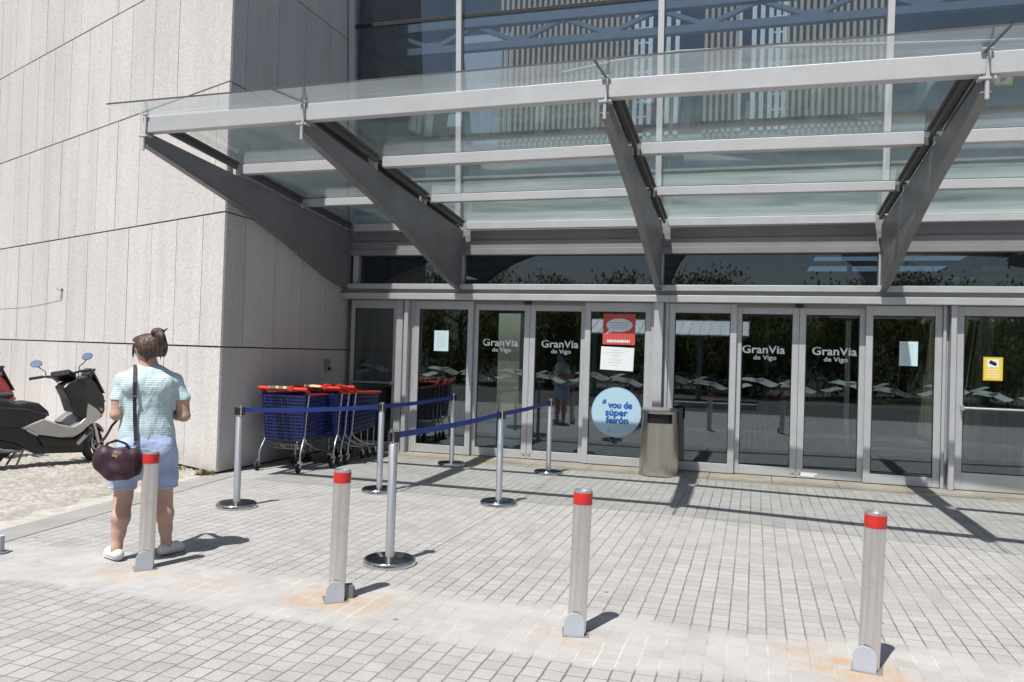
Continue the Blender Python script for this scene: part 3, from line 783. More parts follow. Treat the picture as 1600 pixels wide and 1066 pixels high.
# ================================================================== CANOPY
can = thing('entrance_canopy', (-1.3, 11.5, 3.5), 'glass and steel canopy on curved grey ribs projecting over the entrance doors', 'canopy')
def cwarp(p):
    x, y, z = p; f = (11.5 - y) / 4.45
    k = .12 * max(0, x + 1.316); m = .0125 * max(0, -x - 1.316) + .04 * max(0, x + 1.316)
    return (x, y - k * f, z - m * f)
def cpart(mb, name, mat, **k):
    mb.v = [cwarp(p) for p in mb.v]
    return mb.build(name, mat, can, world=True, **k)
def gz(y): return 4.052 - .108 * (y - 7.05)
top = [(6.99, gz(6.99) - .175), (8.5, gz(8.5) - .15), (10.1, gz(10.1) - .135), (11.56, gz(11.5) - .13)]
low = [(11.60, 2.53), (11.50, 2.545), (11.25, 2.59), (10.9, 2.675), (10.5, 2.80), (10.0, 2.97), (9.5, 3.13), (9.0, 3.275), (8.5, 3.40), (8.0, 3.515), (7.5, 3.63), (7.15, 3.71), (6.99, 3.745)]
for x in RX:
    r = MB(); r.prism(top + low, lambda p, t: (t, p[0], p[1]), x - .024, x + .024)
    # bottom flange follows the curve
    for (a, b) in zip(low[:-1], low[1:]): r.bar((x, a[0], a[1] - .004), (x, b[0], b[1] - .004), .085, .012)
    cpart(r, 'rib', 'steel_dark', bevel=.003)
    tiers = [(7.12, 8.50), (8.70, 10.0), (10.18, 11.42)]
    g = MB()
    for (a, b) in tiers:
        for sx in (-1, 1):
            if x < -6 and sx < 0: continue
            g.bar((x + sx * .058, a, gz(a) - .055), (x + sx * .058, b, gz(b) - .055), .034, .085)
            g.bar((x + sx * .088, a, gz(a) - .022), (x + sx * .088, b, gz(b) - .022), .024, .03)
    cpart(g, 'glazing_bar', 'bar_dark', bevel=.003)
    for yy in (8.56, 10.06, 11.40): cpart(MB().box(x - .02, x + .02, yy - .03, yy + .05, gz(yy) - .16, gz(yy) - .06), 'spacer', 'alu_light')
BY = [(8.6, .130), (10.1, .112), (11.5, .118)]
fbm = MB(); xs = [-6.285, -4.339, -1.316, .1, 1.585, 3, 4.62]
fbm.add([(x, y, z) for x in xs for (y, z) in ((7.0, gz(7.05) - .175), (7.1, gz(7.05) - .175), (7.1, gz(7.05) - .008), (7.0, gz(7.05) - .008))],
        [(i * 4 + k, i * 4 + (k + 1) % 4, i * 4 + 4 + (k + 1) % 4, i * 4 + 4 + k) for i in range(len(xs) - 1) for k in range(4)] + [(3, 2, 1, 0), tuple(len(xs) * 4 - 4 + k for k in range(4))])
cpart(fbm, 'front_beam', 'alu_light', bevel=.006)
for a, b in zip(RX[:-1], RX[1:]):
    for (y, h) in BY: cpart(MB().box(a + .106, b - .106, y - .05, y + .05, gz(y) - h, gz(y) - .008), 'cross_beam', 'alu_light', bevel=.005)
    for (y0, y1) in ((6.45, 7.03), (7.045, 8.585), (8.615, 10.085), (10.115, 11.50)):
        P = [(x, y, gz(y) + o - (.105 if y == 6.45 else 0)) for o in (0, .014) for (x, y) in ((a + .012, y0), (b - .012, y0), (b - .012, y1), (a + .012, y1))]
        cpart(MB().add(P, [(0, 3, 2, 1), (4, 5, 6, 7), (0, 1, 5, 4), (1, 2, 6, 5), (2, 3, 7, 6), (3, 0, 4, 7)]), 'roof_pane', 'pane_can')
        e = MB()   # polished pane edges read dark green
    for s_ in (): pass
    e = MB(); yy = 6.447; e.box(a + .012, b - .012, yy - .003, yy, gz(yy) - .106, gz(yy) - .091)
    for (q0, q1) in ((7.1, 8.55), (8.65, 10.05), (10.15, 11.45)): e.bar((b, q0, gz(q0) - .008), (b, q1, gz(q1) - .008), .07, .008)  # opaque plates over the ribs, added to join up their ground shadows
    for y in (8.6, 10.1): e.box(a + .012, b - .012, y - .012, y + .012, gz(y) + .001, gz(y) + .010)
    e.bar((b, 6.45, gz(6.45) - .098), (b, 7.03, gz(7.03) + .007), .016, .010); e.bar((b, 7.03, gz(7.03) + .007), (b, 11.5, gz(11.5) + .007), .016, .010)
    cpart(e, 'seal_shadow_plate', 'bar_dark')
for x in RX:
    f = MB(); zt = gz(7.05)
    f.box(x - .04, x + .04, 6.97, 7.0, zt + .003, zt + .014); f.box(x - .058, x + .058, 6.955, 7.04, zt - .225, zt - .205)
    f.bar((x + .012, 6.985, zt + .01), (x + .004, 6.985, zt - .21), .024, .018, up=(0, 1, 0))
    f.tube([(x, 6.975, zt - .2), (x, 6.975, zt - .37)], .016, 10)
    cpart(f, 'fixing', 'alu_light', bevel=.002)

# ================================================================== SIGNS ON THE GLASS
def sheet_sign(name, x0, x1, z0, z1, y, mat, tilt=0):
    return MB().box(x0, x1, y - .0015, y, z0, z1)
YG = 11.6205
def tinylines(mb, x0, x1, z0, z1, n, y, jit=.25, h=.3, lo=.55):
    """unreadable small print: short broken strokes in rows"""
    dz = (z1 - z0) / n
    for i in range(n):
        z = z1 - dz * (i + .5); L = (x1 - x0) * random.uniform(lo, 1); x = x0 + (x1 - x0 - L) * .5; e = x + L
        while x < e:
            w = random.uniform(.012, .03)
            mb.box(x, min(e, x + w), y - .0004, y, z - dz * h * .5, z + dz * h * .5); x += w + random.uniform(.005, .010)
    return mb
for (x0, x1, z0, z1, lab, cat) in ((-4.765, -4.528, 1.595, 1.912, 'pale blue printed notice alone on the leftmost door side panel', 'notice'), (1.822, 2.043, 1.585, 1.905, 'pale blue printed notice on the glass left of the push bar door', 'notice')):
    n = thing('paper_notice', (x0, YG, z0), lab, cat, 'pale blue notices on the glass')
    sheet_sign('s', x0, x1, z0, z1, YG, None).build('sheet', 'paper_blue', n, world=True)
    t = tinylines(MB(), x0 + .035, x1 - .035, z0 + .05, z1 - .03, 9, YG - .0016)
    t.build('print', 'ink', n, world=True)
po = thing('poster', (-1.89, YG, 1.76), 'red poster with a white speech bubble stuck high on the glass', 'poster')
sheet_sign('s', -2.125, -1.655, 1.765, 2.21, YG, None).build('sheet', 'poster_red', po, world=True)
b_ = MB(); cxp, czp = -1.885, 2.045; n = 40
pts = [(cxp + .19 * math.cos(2 * PI * i / n), YG - .0022, czp + .098 * math.sin(2 * PI * i / n)) for i in range(n)]
b_.add(pts, [tuple(range(n))]); b_.add([(-2.03, YG - .0021, 1.995), (-1.955, YG - .0021, 1.958), (-2.085, YG - .0021, 1.915)], [(0, 1, 2)])
b_.build('speech_bubble', 'paper', po, world=True)
t = MB(); tinylines(t, -2.03, -1.745, 1.99, 2.10, 3, YG - .0026, h=.34, lo=.8); t.build('print', 'ring_blue', po, world=True)
t = MB(); tinylines(t, -2.06, -1.73, 1.79, 1.84, 1, YG - .0024, h=.75, lo=1); t.build('print', 'paper', po, world=True)
n = thing('paper_notice', (-1.9, YG, 1.39), 'white sheet of paper taped below the red poster', 'notice')
P = [(-2.152, 1.40), (-1.672, 1.385), (-1.660, 1.722), (-2.142, 1.735)]
MB().prism(P, lambda p, t: (p[0], t, p[1]), YG - .0015, YG).build('sheet', 'paper', n, world=True)
t = MB(); tinylines(t, -2.08, -1.78, 1.45, 1.70, 7, YG - .0018, h=.2, lo=.25); t.build('print', 'ink', n, world=True)
sg = thing('round_sticker', (-1.90, YG, .42), 'large round pale blue sticker with dark blue lettering low on the glass', 'sticker')
cx_, cz_, rr = -1.897, .785, .362
def disc(r, y): return MB().add([(cx_ + r * math.cos(2 * PI * i / 64), y, cz_ + r * math.sin(2 * PI * i / 64)) for i in range(64)], [tuple(range(64))])
m_ = MB(); m_.prism([(cx_ + rr * math.cos(2 * PI * i / 64), cz_ + rr * math.sin(2 * PI * i / 64)) for i in range(64)], lambda p, t: (p[0], t, p[1]), YG - .0015, YG); m_.build('disc', 'sky_blue', sg, world=True)
ringm = MB()
for i in range(64):
    a, b = 2 * PI * i / 64, 2 * PI * (i + 1) / 64
    ringm.add([(cx_ + q * math.cos(w), YG - .0018, cz_ + q * math.sin(w)) for q, w in ((rr - .012, a), (rr - .006, a), (rr - .006, b), (rr - .012, b))], [(0, 1, 2, 3)])
ringm.build('rim', 'ring_blue', sg, world=True)
t = MB()
add_text(t, 'vou de', cx_ + .055, YG - .0022, .845, .135, .34, bold=.0075); add_text(t, 'súper', cx_ + .005, YG - .0022, .735, .135, .32, bold=.0075); add_text(t, 'feirón', cx_ + .015, YG - .0022, .625, .135, .32, bold=.0075)
add_text(t, '#', cx_ - .175, YG - .0022, .905, .10, .055, bold=.004)
t.build('lettering', 'ink_blue', sg, world=True)
t = MB(); t.box(cx_ - .125, cx_ - .085, YG - .0022, YG - .0018, .485, .545); tinylines(t, cx_ - .075, cx_ + .09, .485, .545, 3, YG - .0019, h=.3)
t.build('logo', 'ring_blue', sg, world=True)
yg = 11.5955
sg = thing('warning_sign', (2.91, yg, 1.43), 'yellow camera surveillance sign on the push bar door', 'sign')
MB().box(2.798, 3.022, yg - .002, yg, 1.43, 1.732).build('sheet', 'yellow', sg, world=True)
e = MB()
for q in ((2.798, 2.806, 1.43, 1.732), (3.014, 3.022, 1.43, 1.732), (2.806, 3.014, 1.43, 1.438), (2.806, 3.014, 1.724, 1.732)): e.box(q[0], q[1], yg - .0026, yg - .002, q[2], q[3])
e.build('border', 'yellow_dark', sg, world=True)
MB().box(2.845, 2.975, yg - .0026, yg - .002, 1.60, 1.70).build('panel', 'paper', sg, world=True)
cm = MB(); cm.obox((2.905, yg - .003, 1.655), (.034, 0, -.017), (0, .0003, 0), (.010, 0, .020)); cm.obox((2.94, yg - .003, 1.636), (.010, 0, -.005), (0, .0003, 0), (.007, 0, .013)); cm.box(2.875, 2.883, yg - .0033, yg - .0027, 1.665, 1.69)
cm.build('camera_symbol', 'black', sg, world=True)
t = MB(); tinylines(t, 2.835, 2.985, 1.46, 1.585, 4, yg - .0022, h=.4, lo=.8); t.build('print', 'paper', sg, world=True)
# ================================================================== BOLLARDS
def make_bollard():
    t = thing('bollard', (0, 0, 0), None, 'bollard', 'steel bollards in a row across the paving')
    MB().lathe([(.0535, 0), (.0535, .745)], seg=40).build('post', 'steel', t, smooth=True)
    MB().lathe([(.0552, .742), (.0556, .745), (.0556, .806), (.0552, .809)], seg=40).build('red_band', 'red', t, smooth=True)
    MB().lathe([(.0535, .7445), (.0535, .818), (.052, .823), (.046, .823), (.043, .811), (.001, .811)], seg=40).build('cap', 'steel', t, smooth=True)
    # tombstone plate of the fold-down hinge at the foot
    pl = [(-.058, .0)] + [(.058 * math.cos(a) * -1, .075 + .058 * math.sin(a)) for a in [PI * k / 14 for k in range(15)]] + [(.058, 0)]
    m = MB(); m.prism(pl, lambda p, q: (p[0] - .018, q, p[1]), -.072, -.064); m.box(-.045, .01, -.064, -.03, 0, .09)
    m.build('hinge_plate', 'plate', t, bevel=.002)
    MB().box(-.082, .070, -.085, .07, -.02, .005).build('base_plate', 'steel_dark', t, bevel=.002)
    return t
bol = make_bollard()
BL = [(-4.09, 4.75, 'red topped steel bollard directly behind the woman in denim shorts', 46, .6), (-2.51, 4.622, 'red topped steel bollard standing beside the nearest belt post', 36, 1.0),
      (-.943, 4.59, 'red topped steel bollard alone in the middle of the paving', 14, 1.1), (.613, 4.632, 'red topped steel bollard furthest right and nearest the camera', -9, 1.3)]
for i, (x, y, lab, rz, tl) in enumerate(BL):
    o = bol if i == 0 else copy_tree(bol)
    place(o, (x, y, 0), R(rz), (0, R(tl))); o['label'] = lab
    if i == 1:
        m = MB(); m.box(.045, .105, -.01, .05, 0, .085); m.tube([(.04, .02, .06), (.118, .02, .06)], .014, 10); m.build('lock', 'steel_dark', o, bevel=.003)
st = thing('cut_post', (-5.33, 4.66, 0), 'short cut off metal post stub beside the kerb at the left edge', 'post stub')
MB().lathe([(.034, 0), (.034, .13)], seg=20).build('tube', 'plate', st, smooth=True)
MB().lathe([(.065, 0), (.065, .012)], seg=20).build('flange', 'steel_dark', st, smooth=True)

# ================================================================== BELT STANCHIONS
def make_stanchion():
    t = thing('belt_stanchion', (0, 0, 0), None, 'belt post', 'queue posts with blue belts before the doors')
    MB().lathe([(.193, 0), (.196, .004), (.196, .030), (.190, .040), (.184, .043), (.001, .0431)], seg=48).build('base', 'chrome', t, smooth=True)
    MB().lathe([(.181, .0435), (.178, .0475), (.045, .056), (.001, .0562)], seg=48).build('base_cover', 'chrome_black', t, smooth=True)
    MB().lathe([(.036, .05), (.0335, .056), (.0335, .885), (.030, .890)], seg=28).build('post', 'steel', t, smooth=True)
    h = MB().lathe([(.0265, .885), (.0265, .99), (.029, .992), (.029, 1.0), (.024, 1.004), (.001, 1.004)], seg=28)
    h.build('head', 'chrome', t, smooth=True)
    m = MB()
    for s in (-1, 1): m.box(s * .036 - .013, s * .036 + .013, -.016, .016, .905, .985)
    m.box(-.014, .014, -.042, -.022, .91, .98)
    m.build('belt_cassette', 'black', t, bevel=.003)
    return t
sta = make_stanchion()
ST = [(-4.855, 6.86, 'belt post at the left end of the rear row before the stone corner'), (-3.985, 8.24, 'belt post in the middle of the rear row beside the trolleys'), (-4.04, 10.63, 'belt post furthest back near the door with the blue notice'),
      (-2.57, 5.53, 'belt post nearest the camera with large shiny dark base'), (-2.54, 8.11, 'belt post in the middle of the front row of belts'), (-2.60, 10.48, 'belt post at the far end of the front row near the sliding doors')]
sts = []
for i, (x, y, lab) in enumerate(ST):
    o = sta if i == 0 else copy_tree(sta)
    place(o, (x, y, 0), R(random.uniform(-25, 25))); o['label'] = lab; sts.append(o)
for a, b in ((0, 1), (1, 2), (3, 4), (4, 5)):
    P, Q = Vector((ST[a][0], ST[a][1], .955)), Vector((ST[b][0], ST[b][1], .952)); d = (Q - P); L = d.length; d.normalize(); n = 16; V = []; F = []
    side = d.cross(Vector((0, 0, 1)))
    P = P + d * .04; Q = Q - d * .04
    for i in range(n + 1):
        t = i / n; c = P.lerp(Q, t) - Vector((0, 0, .014 * 4 * t * (1 - t)))
        for (dz, ds) in ((-.0235, -.001), (.0235, -.001), (.0235, .001), (-.0235, .001)): V.append(c + Vector((0, 0, dz)) + side * ds)
    for i in range(n):
        for k in range(4): F.append((i * 4 + k, i * 4 + (k + 1) % 4, i * 4 + 4 + (k + 1) % 4, i * 4 + 4 + k))
    F += [(0, 1, 2, 3), (n * 4, n * 4 + 3, n * 4 + 2, n * 4 + 1)]
    o = sts[a]; o.matrix_basis = Matrix.LocRotScale(o.location, o.rotation_euler, None)
    MB().add(V, F).build('belt', 'belt', o, world=True)

# ================================================================== BIN
bn = thing('litter_bin', (-1.215, 11.10, .004), 'champagne metal litter bin with dark letterbox opening before the door column', 'bin', rotz=R(6))
prof = [(.245, 0), (.262, .008), (.264, .02), (.258, .30), (.247, .60), (.242, .70)]
MB().lathe(prof, seg=56, sy=.93).build('body', 'bin', bn, smooth=True)
# the hooded top with its opening: a wall of segments leaving the slot free
hood = MB(); n = 56
def hp(k, r, z): a = 2 * PI * k / n; return (r * math.cos(a), .93 * r * math.sin(a), z)
op = set(range(35, 49))      # segments facing -Y
for k in range(n):
    rows = [(.242, .70), (.241, .71), (.236, .836), (.235, .868)]
    for (ra, za), (rb, zb) in zip(rows[:-1], rows[1:]):
        if k in op and za == .71: continue
        hood.add([hp(k, ra, za), hp(k + 1, ra, za), hp(k + 1, rb, zb), hp(k, rb, zb), hp(k, ra - .012, za), hp(k + 1, ra - .012, za), hp(k + 1, rb - .012, zb), hp(k, rb - .012, zb)],
                 [(0, 1, 2, 3), (7, 6, 5, 4), (0, 4, 5, 1), (3, 2, 6, 7)] + ([(0, 3, 7, 4), (1, 5, 6, 2)] if za == .71 and (k + 1 in op or k - 1 in op) else []))
hood.build('hood', 'bin', bn, smooth=True)
MB().lathe([(.212, .69), (.212, .86)], seg=40, sy=.90).build('liner', 'dark', bn, smooth=True)
MB().lathe([(.240, .866), (.250, .872), (.250, .895), (.236, .904), (.06, .898), (.001, .898)], seg=56, sy=.94).build('lid', 'steel_dark', bn, smooth=True)
m = MB()
for s in (-1, 1): m.box(s * .243 - .008, s * .243 + .008, -.03, .03, .70, .87)
m.build('side_bracket', 'black', bn, bevel=.004)

# ================================================================== TROLLEYS
def make_cart():
    t = thing('shopping_cart', (0, 0, 0), None, 'shopping cart', 'nested shopping trolleys')
    # basket: x half width, y depth; rear (handle) at y=0
    def corner(sx, y, z):          # tapered basket
        k = (z - .40) / .58; w0 = .262 + .045 * k; f = y / .86
        return Vector((sx * (w0 - .065 * f), y + (.015 - .05 * k if y == 0 else .05 * k * f), z))
    b = MB(); r = .0045
    def lat(p00, p10, p01, p11, nu, nv, w):
        p00, p10, p01, p11 = map(Vector, (p00, p10, p01, p11))
        nrm = (p10 - p00).cross(p01 - p00).normalized()
        for i in range(nu + 1):
            u = i / nu; b.bar(p00.lerp(p10, u), p01.lerp(p11, u), w if 0 < i < nu else .022, .009, up=nrm)
        for j in range(nv + 1):
            v = j / nv; b.bar(p00.lerp(p01, v), p10.lerp(p11, v), .02 if 0 < j < nv else .034, .0092, up=nrm)
    zb = lambda y: .40 + .06 * y / .86
    c = corner
    lat(c(-1, 0, .40), c(1, 0, .40), c(-1, 0, .96), c(1, 0, .96), 15, 13, .013)
    lat(c(-1, .86, .46), c(1, .86, .46), c(-1, .86, .94), c(1, .86, .94), 11, 9, .013)
    for s in (-1, 1): lat(c(s, 0, .40), c(s, .86, .46), c(s, 0, .98), c(s, .86, .94), 13, 9, .030)
    lat(c(-1, 0, .40), c(1, 0, .40), c(-1, .86, .46), c(1, .86, .46), 12, 12, .014)
    b.build('basket', 'cart_blue', t)
    # child seat flap behind the rear wall
    f = MB(); f.add([c(-.86, 0, .66) + Vector((0, .03, 0)), c(.86, 0, .66) + Vector((0, .03, 0)), c(.86, 0, .95) + Vector((0, .035, 0)), c(-.86, 0, .95) + Vector((0, .035, 0)),
                     c(-.86, 0, .66) + Vector((0, .038, 0)), c(.86, 0, .66) + Vector((0, .038, 0)), c(.86, 0, .95) + Vector((0, .043, 0)), c(-.86, 0, .95) + Vector((0, .043, 0))],
                    [(0, 1, 2, 3), (7, 6, 5, 4), (0, 4, 5, 1), (1, 5, 6, 2), (2, 6, 7, 3), (3, 7, 4, 0)])
    f.build('child_seat', 'cart_blue', t)
    h = MB(); h.tube([(-.35, -.055, 1.055), (.35, -.055, 1.055)], .023, 14); h.obox((0, -.015, 1.045), (.30, 0, 0), (0, .035, -.010), (0, .003, .010))
    for s in (-1, 1):
        h.bar((s * .33, -.05, 1.055), (s * .315, .06, .99), .036, .04); h.bar((s * .315, .05, .985), (s * .26, .90, .955), .030, .026)
    h.bar((-.27, .905, .955), (.27, .905, .955), .03, .026)
    h.build('handle', 'cart_red', t, bevel=.004)
    ad = MB(); ad.obox((-.06, -.058, 1.068), (.125, 0, 0), (0, .030, -.004), (0, .003, .016)); ad.build('advert', 'cart_white', t, bevel=.004)
    MB().box(.10, .15, -.085, -.03, 1.03, 1.095).build('coin_lock', 'cart_red', t, bevel=.006)
    w = MB()
    for s in (-1, 1):
        w.tube([(s * .315, .055, .985), (s * .285, .05, .70), (s * .275, .045, .47), (s * .276, .025, .41), (s * .285, -.035, .32), (s * .292, -.075, .25), (s * .292, -.085, .19), (s * .292, -.085, .135)], .0125, 10)
        w.tube([(s * .27, .05, .43), (s * .262, .11, .36), (s * .235, .45, .235), (s * .205, .84, .175), (s * .205, .86, .14)], .011, 8)
        w.tube([(s * .20, .84, .18), (s * .19, .86, .46)], .009, 8)
    w.build('frame', 'chrome_dull', t, smooth=True)
    k = MB()
    for i in range(9): x = -.20 + i * .05; k.tube([(x, .10, .33), (x, .13, .27), (x * .9, .80, .20)], .0035, 6)
    for y, z in ((.10, .33), (.13, .27), (.35, .247), (.57, .224), (.80, .20)): k.tube([(-.225, y, z), (.225, y, z)], .0045, 6)
    k.tube([(-.225, .10, .33), (-.23, .10, .385), (.23, .10, .385), (.225, .10, .33)], .005, 6)
    k.build('lower_rack', 'chrome_dull', t, smooth=True)
    for (sx, y, dy) in ((-.292, -.085, -.035), (.292, -.085, -.035), (-.205, .86, .03), (.205, .86, .03)):
        q = MB(); q.box(sx - .022, sx + .022, y - .022, y + .022, .118, .142)
        for s in (-1, 1): q.bar((sx + s * .02, y, .13), (sx + s * .02, y + dy, .062), .004, .034, up=(0, 1, 0))
        cs = q.build('caster', 'chrome_dull', t)
        wl = MB()
        V = [(-.013, .052), (-.016, .058), (-.016, .060), (.016, .060), (.016, .058), (.013, .052)]
        n = 24; vs = []; fs = []
        prof = [(-.016, .001), (-.016, .052), (-.010, .061), (.010, .061), (.016, .052), (.016, .001)]
        for (xx, rr_) in prof:
            for i in range(n): a = 2 * PI * i / n; vs.append((sx + xx, y + dy + rr_ * math.cos(a), .062 + rr_ * math.sin(a)))
        for j in range(len(prof) - 1):
            for i in range(n): i2 = (i + 1) % n; fs.append((j * n + i, j * n + i2, (j + 1) * n + i2, (j + 1) * n + i))
        wl.add(vs, fs); wl.build('wheel', 'tyre', cs, smooth=True)
    return t
cart = make_cart()
CT = [(-5.76, 9.08, 'front shopping trolley of the row with a cream advert on its red handle', 1.5, 'cart_yellow'), (-5.64, 9.73, 'shopping trolley second in the row with a white advert on its red handle', -1, 'cart_white'),
      (-5.635, 9.92, 'shopping trolley third in the row pushed into the second one', -1, None), (-5.63, 10.11, 'shopping trolley last in the row nearest the glass', -1, None)]
for i, (x, y, lab, rz, ad) in enumerate(CT):
    o = cart if i == 0 else copy_tree(cart)
    place(o, (x, y, .0), R(rz)); o['label'] = lab
    for ch in [k for k in bpy.data.objects if k.parent == o and k.name.startswith('advert')]:
        if ad and ad != 'cart_white':
            ch.data = ch.data.copy(); ch.data.materials[0] = M[ad]
        elif not ad:
            ch.data = ch.data.copy(); ch.data.materials[0] = M['cart_red']

# ================================================================== WOMAN
wo = thing('person', (-4.31, 4.97, .0), 'woman seen from behind in a pale striped top, light denim shorts and white shoes', 'person', rotz=R(40.8))
H0 = np.array((-.018, .0, 1.592)); FD = np.array((-.50, .866, -.06)); FD = FD / np.linalg.norm(FD); SD = np.array((.866, .50, 0.))   # face direction, her right
UPV = np.array((0, 0, 1.))
def hd(f, s, u): return H0 + FD * f + SD * s + UPV * u
B = SDF((-.36, -.24, .0), (.36, .44, 1.72), .0068)
B.chain([((0, 0, .84), .155), ((.0, 0, 1.0), .150), ((0, 0, 1.14), .145), ((0, 0, 1.26), .15), ((0, 0, 1.33), .13), ((0, -.005, 1.39), .085)], .03, sq=(1, .64, 1))
B.chain([((0, -.012, 1.38), .066), ((-.006, -.004, 1.46), .056), ((-.014, .0, 1.54), .056)], .03)
for s in (-1, 1):
    B.cone((s * .04, 0, 1.375), (s * .165, 0, 1.335), .056, .054, .03)
    ex = -.208 if s < 0 else .248; ez = 1.075 if s < 0 else 1.062
    B.chain([((s * .172, 0, 1.33), .055), ((ex * .93, -.012, 1.19), .051), ((ex, -.02, ez), .044), ((ex * .85, .06, ez + .005), .047), ((s * .075, .255, 1.135), .026)], .018)
    # hand: palm plus five curled fingers
    w = np.array((s * .072, .262, 1.137)); B.ell(w + np.array((-s * .018, .035, .012)), (.022, .040, .036), .012, rot=(0, 0, s * .5))
    for k in range(4):
        z = 1.175 - k * .021; L = (.036, .042, .040, .032)[k]; p0 = w + np.array((-s * .03, .066, .035 - k * .021)); p1 = p0 + np.array((-s * .012, L * .8, .002)); p2 = p1 + np.array((-s * .022, L * .25, 0)); p3 = p2 + np.array((-s * .016, -L * .45, 0))
        B.chain([(p0, .0095), (p1, .009), (p2, .0085), (p3, .008)], .006)
    B.chain([(w + np.array((-s * .01, .018, .04)), .011), (w + np.array((-s * .024, .045, .062)), .0105), (w + np.array((-s * .036, .075, .062)), .009)], .008)
    # leg
    kx = -.145 if s < 0 else .128; ax = -.176 if s < 0 else .158; ky = .012 if s < 0 else .028; ay = -.028 if s < 0 else .034
    B.chain([((s * .10, 0, .80), .108), ((kx * .93, .004, .62), .082), ((kx, ky, .45), .062), ((kx * 1.03, ky - .008, .40), .058), ((kx * .6 + ax * .4, (ky + ay) / 2 - .018, .315), .063), ((kx * .3 + ax * .7, (ky + ay) / 2 - .008, .20), .047), ((ax, ay, .095), .036), ((ax, ay, .05), .038)], .022)
    B.ell((kx + s * .004, ky - .042, .325), (.05, .035, .085), .03)
    td = np.array((-.36, .93, 0)) if s < 0 else np.array((.66, .75, 0))
    B.cone(np.array((ax, ay, .045)), np.array((ax, ay, .03)) + td * .15, .032, .022, .02)
# head with a face
B.ell(H0 + np.array((0, 0, .018)), (.078, .094, .100), .02, rot=(0, 0, R(30)))
B.ell(hd(.030, 0, -.045), (.056, .066, .066), .03, rot=(0, 0, R(30)))
B.ell(hd(.058, 0, -.088), (.028, .026, .022), .025)                                                        # chin
B.chain([(hd(.086, 0, .018), .008), (hd(.103, 0, -.018), .0105), (hd(.108, 0, -.026), .011)], .010)          # nose
for s in (-1, 1):
    B.ell(hd(.085, s * .031, .012), (.015, .015, .011), .008, mode='sub'); B.ell(hd(.078, s * .031, .012), (.0125, .0125, .0115), .003)
    B.ell(hd(.080, s * .031, .029), (.020, .012, .007), .008)
    B.ell(hd(.066, s * .040, -.025), (.022, .022, .020), .02)
    B.ell(hd(-.004, s * .078, -.004), (.012, .020, .030), .006, rot=(0, 0, R(30)))                          # ears
B.ell(hd(.090, 0, -.052), (.020, .012, .006), .006); B.ell(hd(.088, 0, -.063), (.018, .012, .007), .006)      # lips
B.build('body', 'skin', wo)
# hair, gathered up
Hh = SDF((-.20, -.22, 1.44), (.18, .18, 1.80), .0058)
Hh.ell(hd(-.014, 0, .028), (.094, .106, .094), .02, rot=(0, 0, R(30)))
Hh.ell(hd(-.045, 0, -.025), (.078, .062, .066), .03)
Hh.ell(hd(.055, -.02, .065), (.062, .05, .035), .03, rot=(0, 0, R(30)))
Hh.cut(lambda x, y, z: -np.maximum(np.maximum((.036 - ((x - H0[0]) * FD[0] + (y - H0[1]) * FD[1] + (z - H0[2]) * FD[2])), z - (H0[2] + .05)), -9))
Hh.cut(lambda x, y, z: (1.512 + .35 * np.abs(x + .01)) - z)
Hh.ell((.062, -.092, 1.630), (.045, .050, .105), .010, rot=(.22, .10, 0)); Hh.ell((.044, -.075, 1.722), (.046, .042, .036), .012); Hh.ell((.092, -.085, 1.60), (.026, .034, .075), .010)
Hh.cone((.074, -.03, 1.57), (.070, -.035, 1.495), .013, .004, .008); Hh.cone(hd(.055, -.078, .02), hd(.060, -.078, -.065), .013, .004, .008); Hh.cone((-.02, -.055, 1.54), (-.024, -.06, 1.485), .018, .004, .01)
for k in range(6): a = k * 1.1; Hh.cone((.05 + .03 * math.cos(a), -.07 + .025 * math.sin(a), 1.725), (.06 + .055 * math.cos(a), -.075 + .05 * math.sin(a), 1.757 - .02 * (k % 3)), .010, .002, .006)
Hh.warp(lambda x, y, z: .0022 * np.sin(60 * (x * .5 + z * .7) + 40 * y))
Hh.build('hair', 'hair', wo)
# top
S = SDF((-.36, -.24, .84), (.36, .28, 1.52), .0065)
S.chain([((.0, -.0, .86), .197), ((-.003, -.0, .96), .183), ((-.003, 0, 1.08), .170), ((0, 0, 1.2), .176), ((0, 0, 1.30), .172), ((0, -.004, 1.36), .118)], .03, sq=(1, .72, 1))
for s in (-1, 1):
    S.cone((s * .05, -.005, 1.385), (s * .17, -.004, 1.338), .066, .064, .035)
    ex = -.208 if s < 0 else .248
    S.chain([((s * .168, 0, 1.335), .063), ((ex * .93, -.01, 1.20), .057), ((ex * .95, -.014, 1.14), .059)], .022)
    S.ell((s * .075, .10, 1.21), (.085, .065, .08), .04); S.ell((s * .09, -.085, 1.30), (.085, .05, .09), .04)
S.warp(lambda x, y, z: .0045 * np.sin(26 * z + 9 * x + 5 * np.sin(11 * x)) * np.clip((1.2 - z) * 3, 0, 1) + .004 * np.sin(38 * x + 12 * z) * np.clip((1.08 - z) * 4, 0, 1))
S.cut(lambda x, y, z: -np.maximum(np.maximum(.186 - np.abs(x) + .10 * np.abs(y), z - 1.188), 1.02 - z))
S.cut(lambda x, y, z: (.880 + .007 * np.sin(14 * x + 8 * y)) - z)
S.ell((-.004, .02, 1.495), (.078, .085, .062), .004, mode='sub')
S.build('striped_top', 'shirt', wo)
D_ = SDF((-.30, -.24, .49), (.30, .22, .98), .0068)
D_.chain([((0, 0, .95), .172), ((0, -.004, .84), .196), ((0, -.004, .76), .194)], .03, sq=(1, .72, 1))
for s in (-1, 1):
    D_.ell((s * .085, -.075, .80), (.10, .085, .115), .035)
    bx = -.152 if s < 0 else .136
    D_.chain([((s * .103, 0, .76), .118), ((bx * .92, .003, .62), .099), ((bx, .008, .50), .089)], .018)
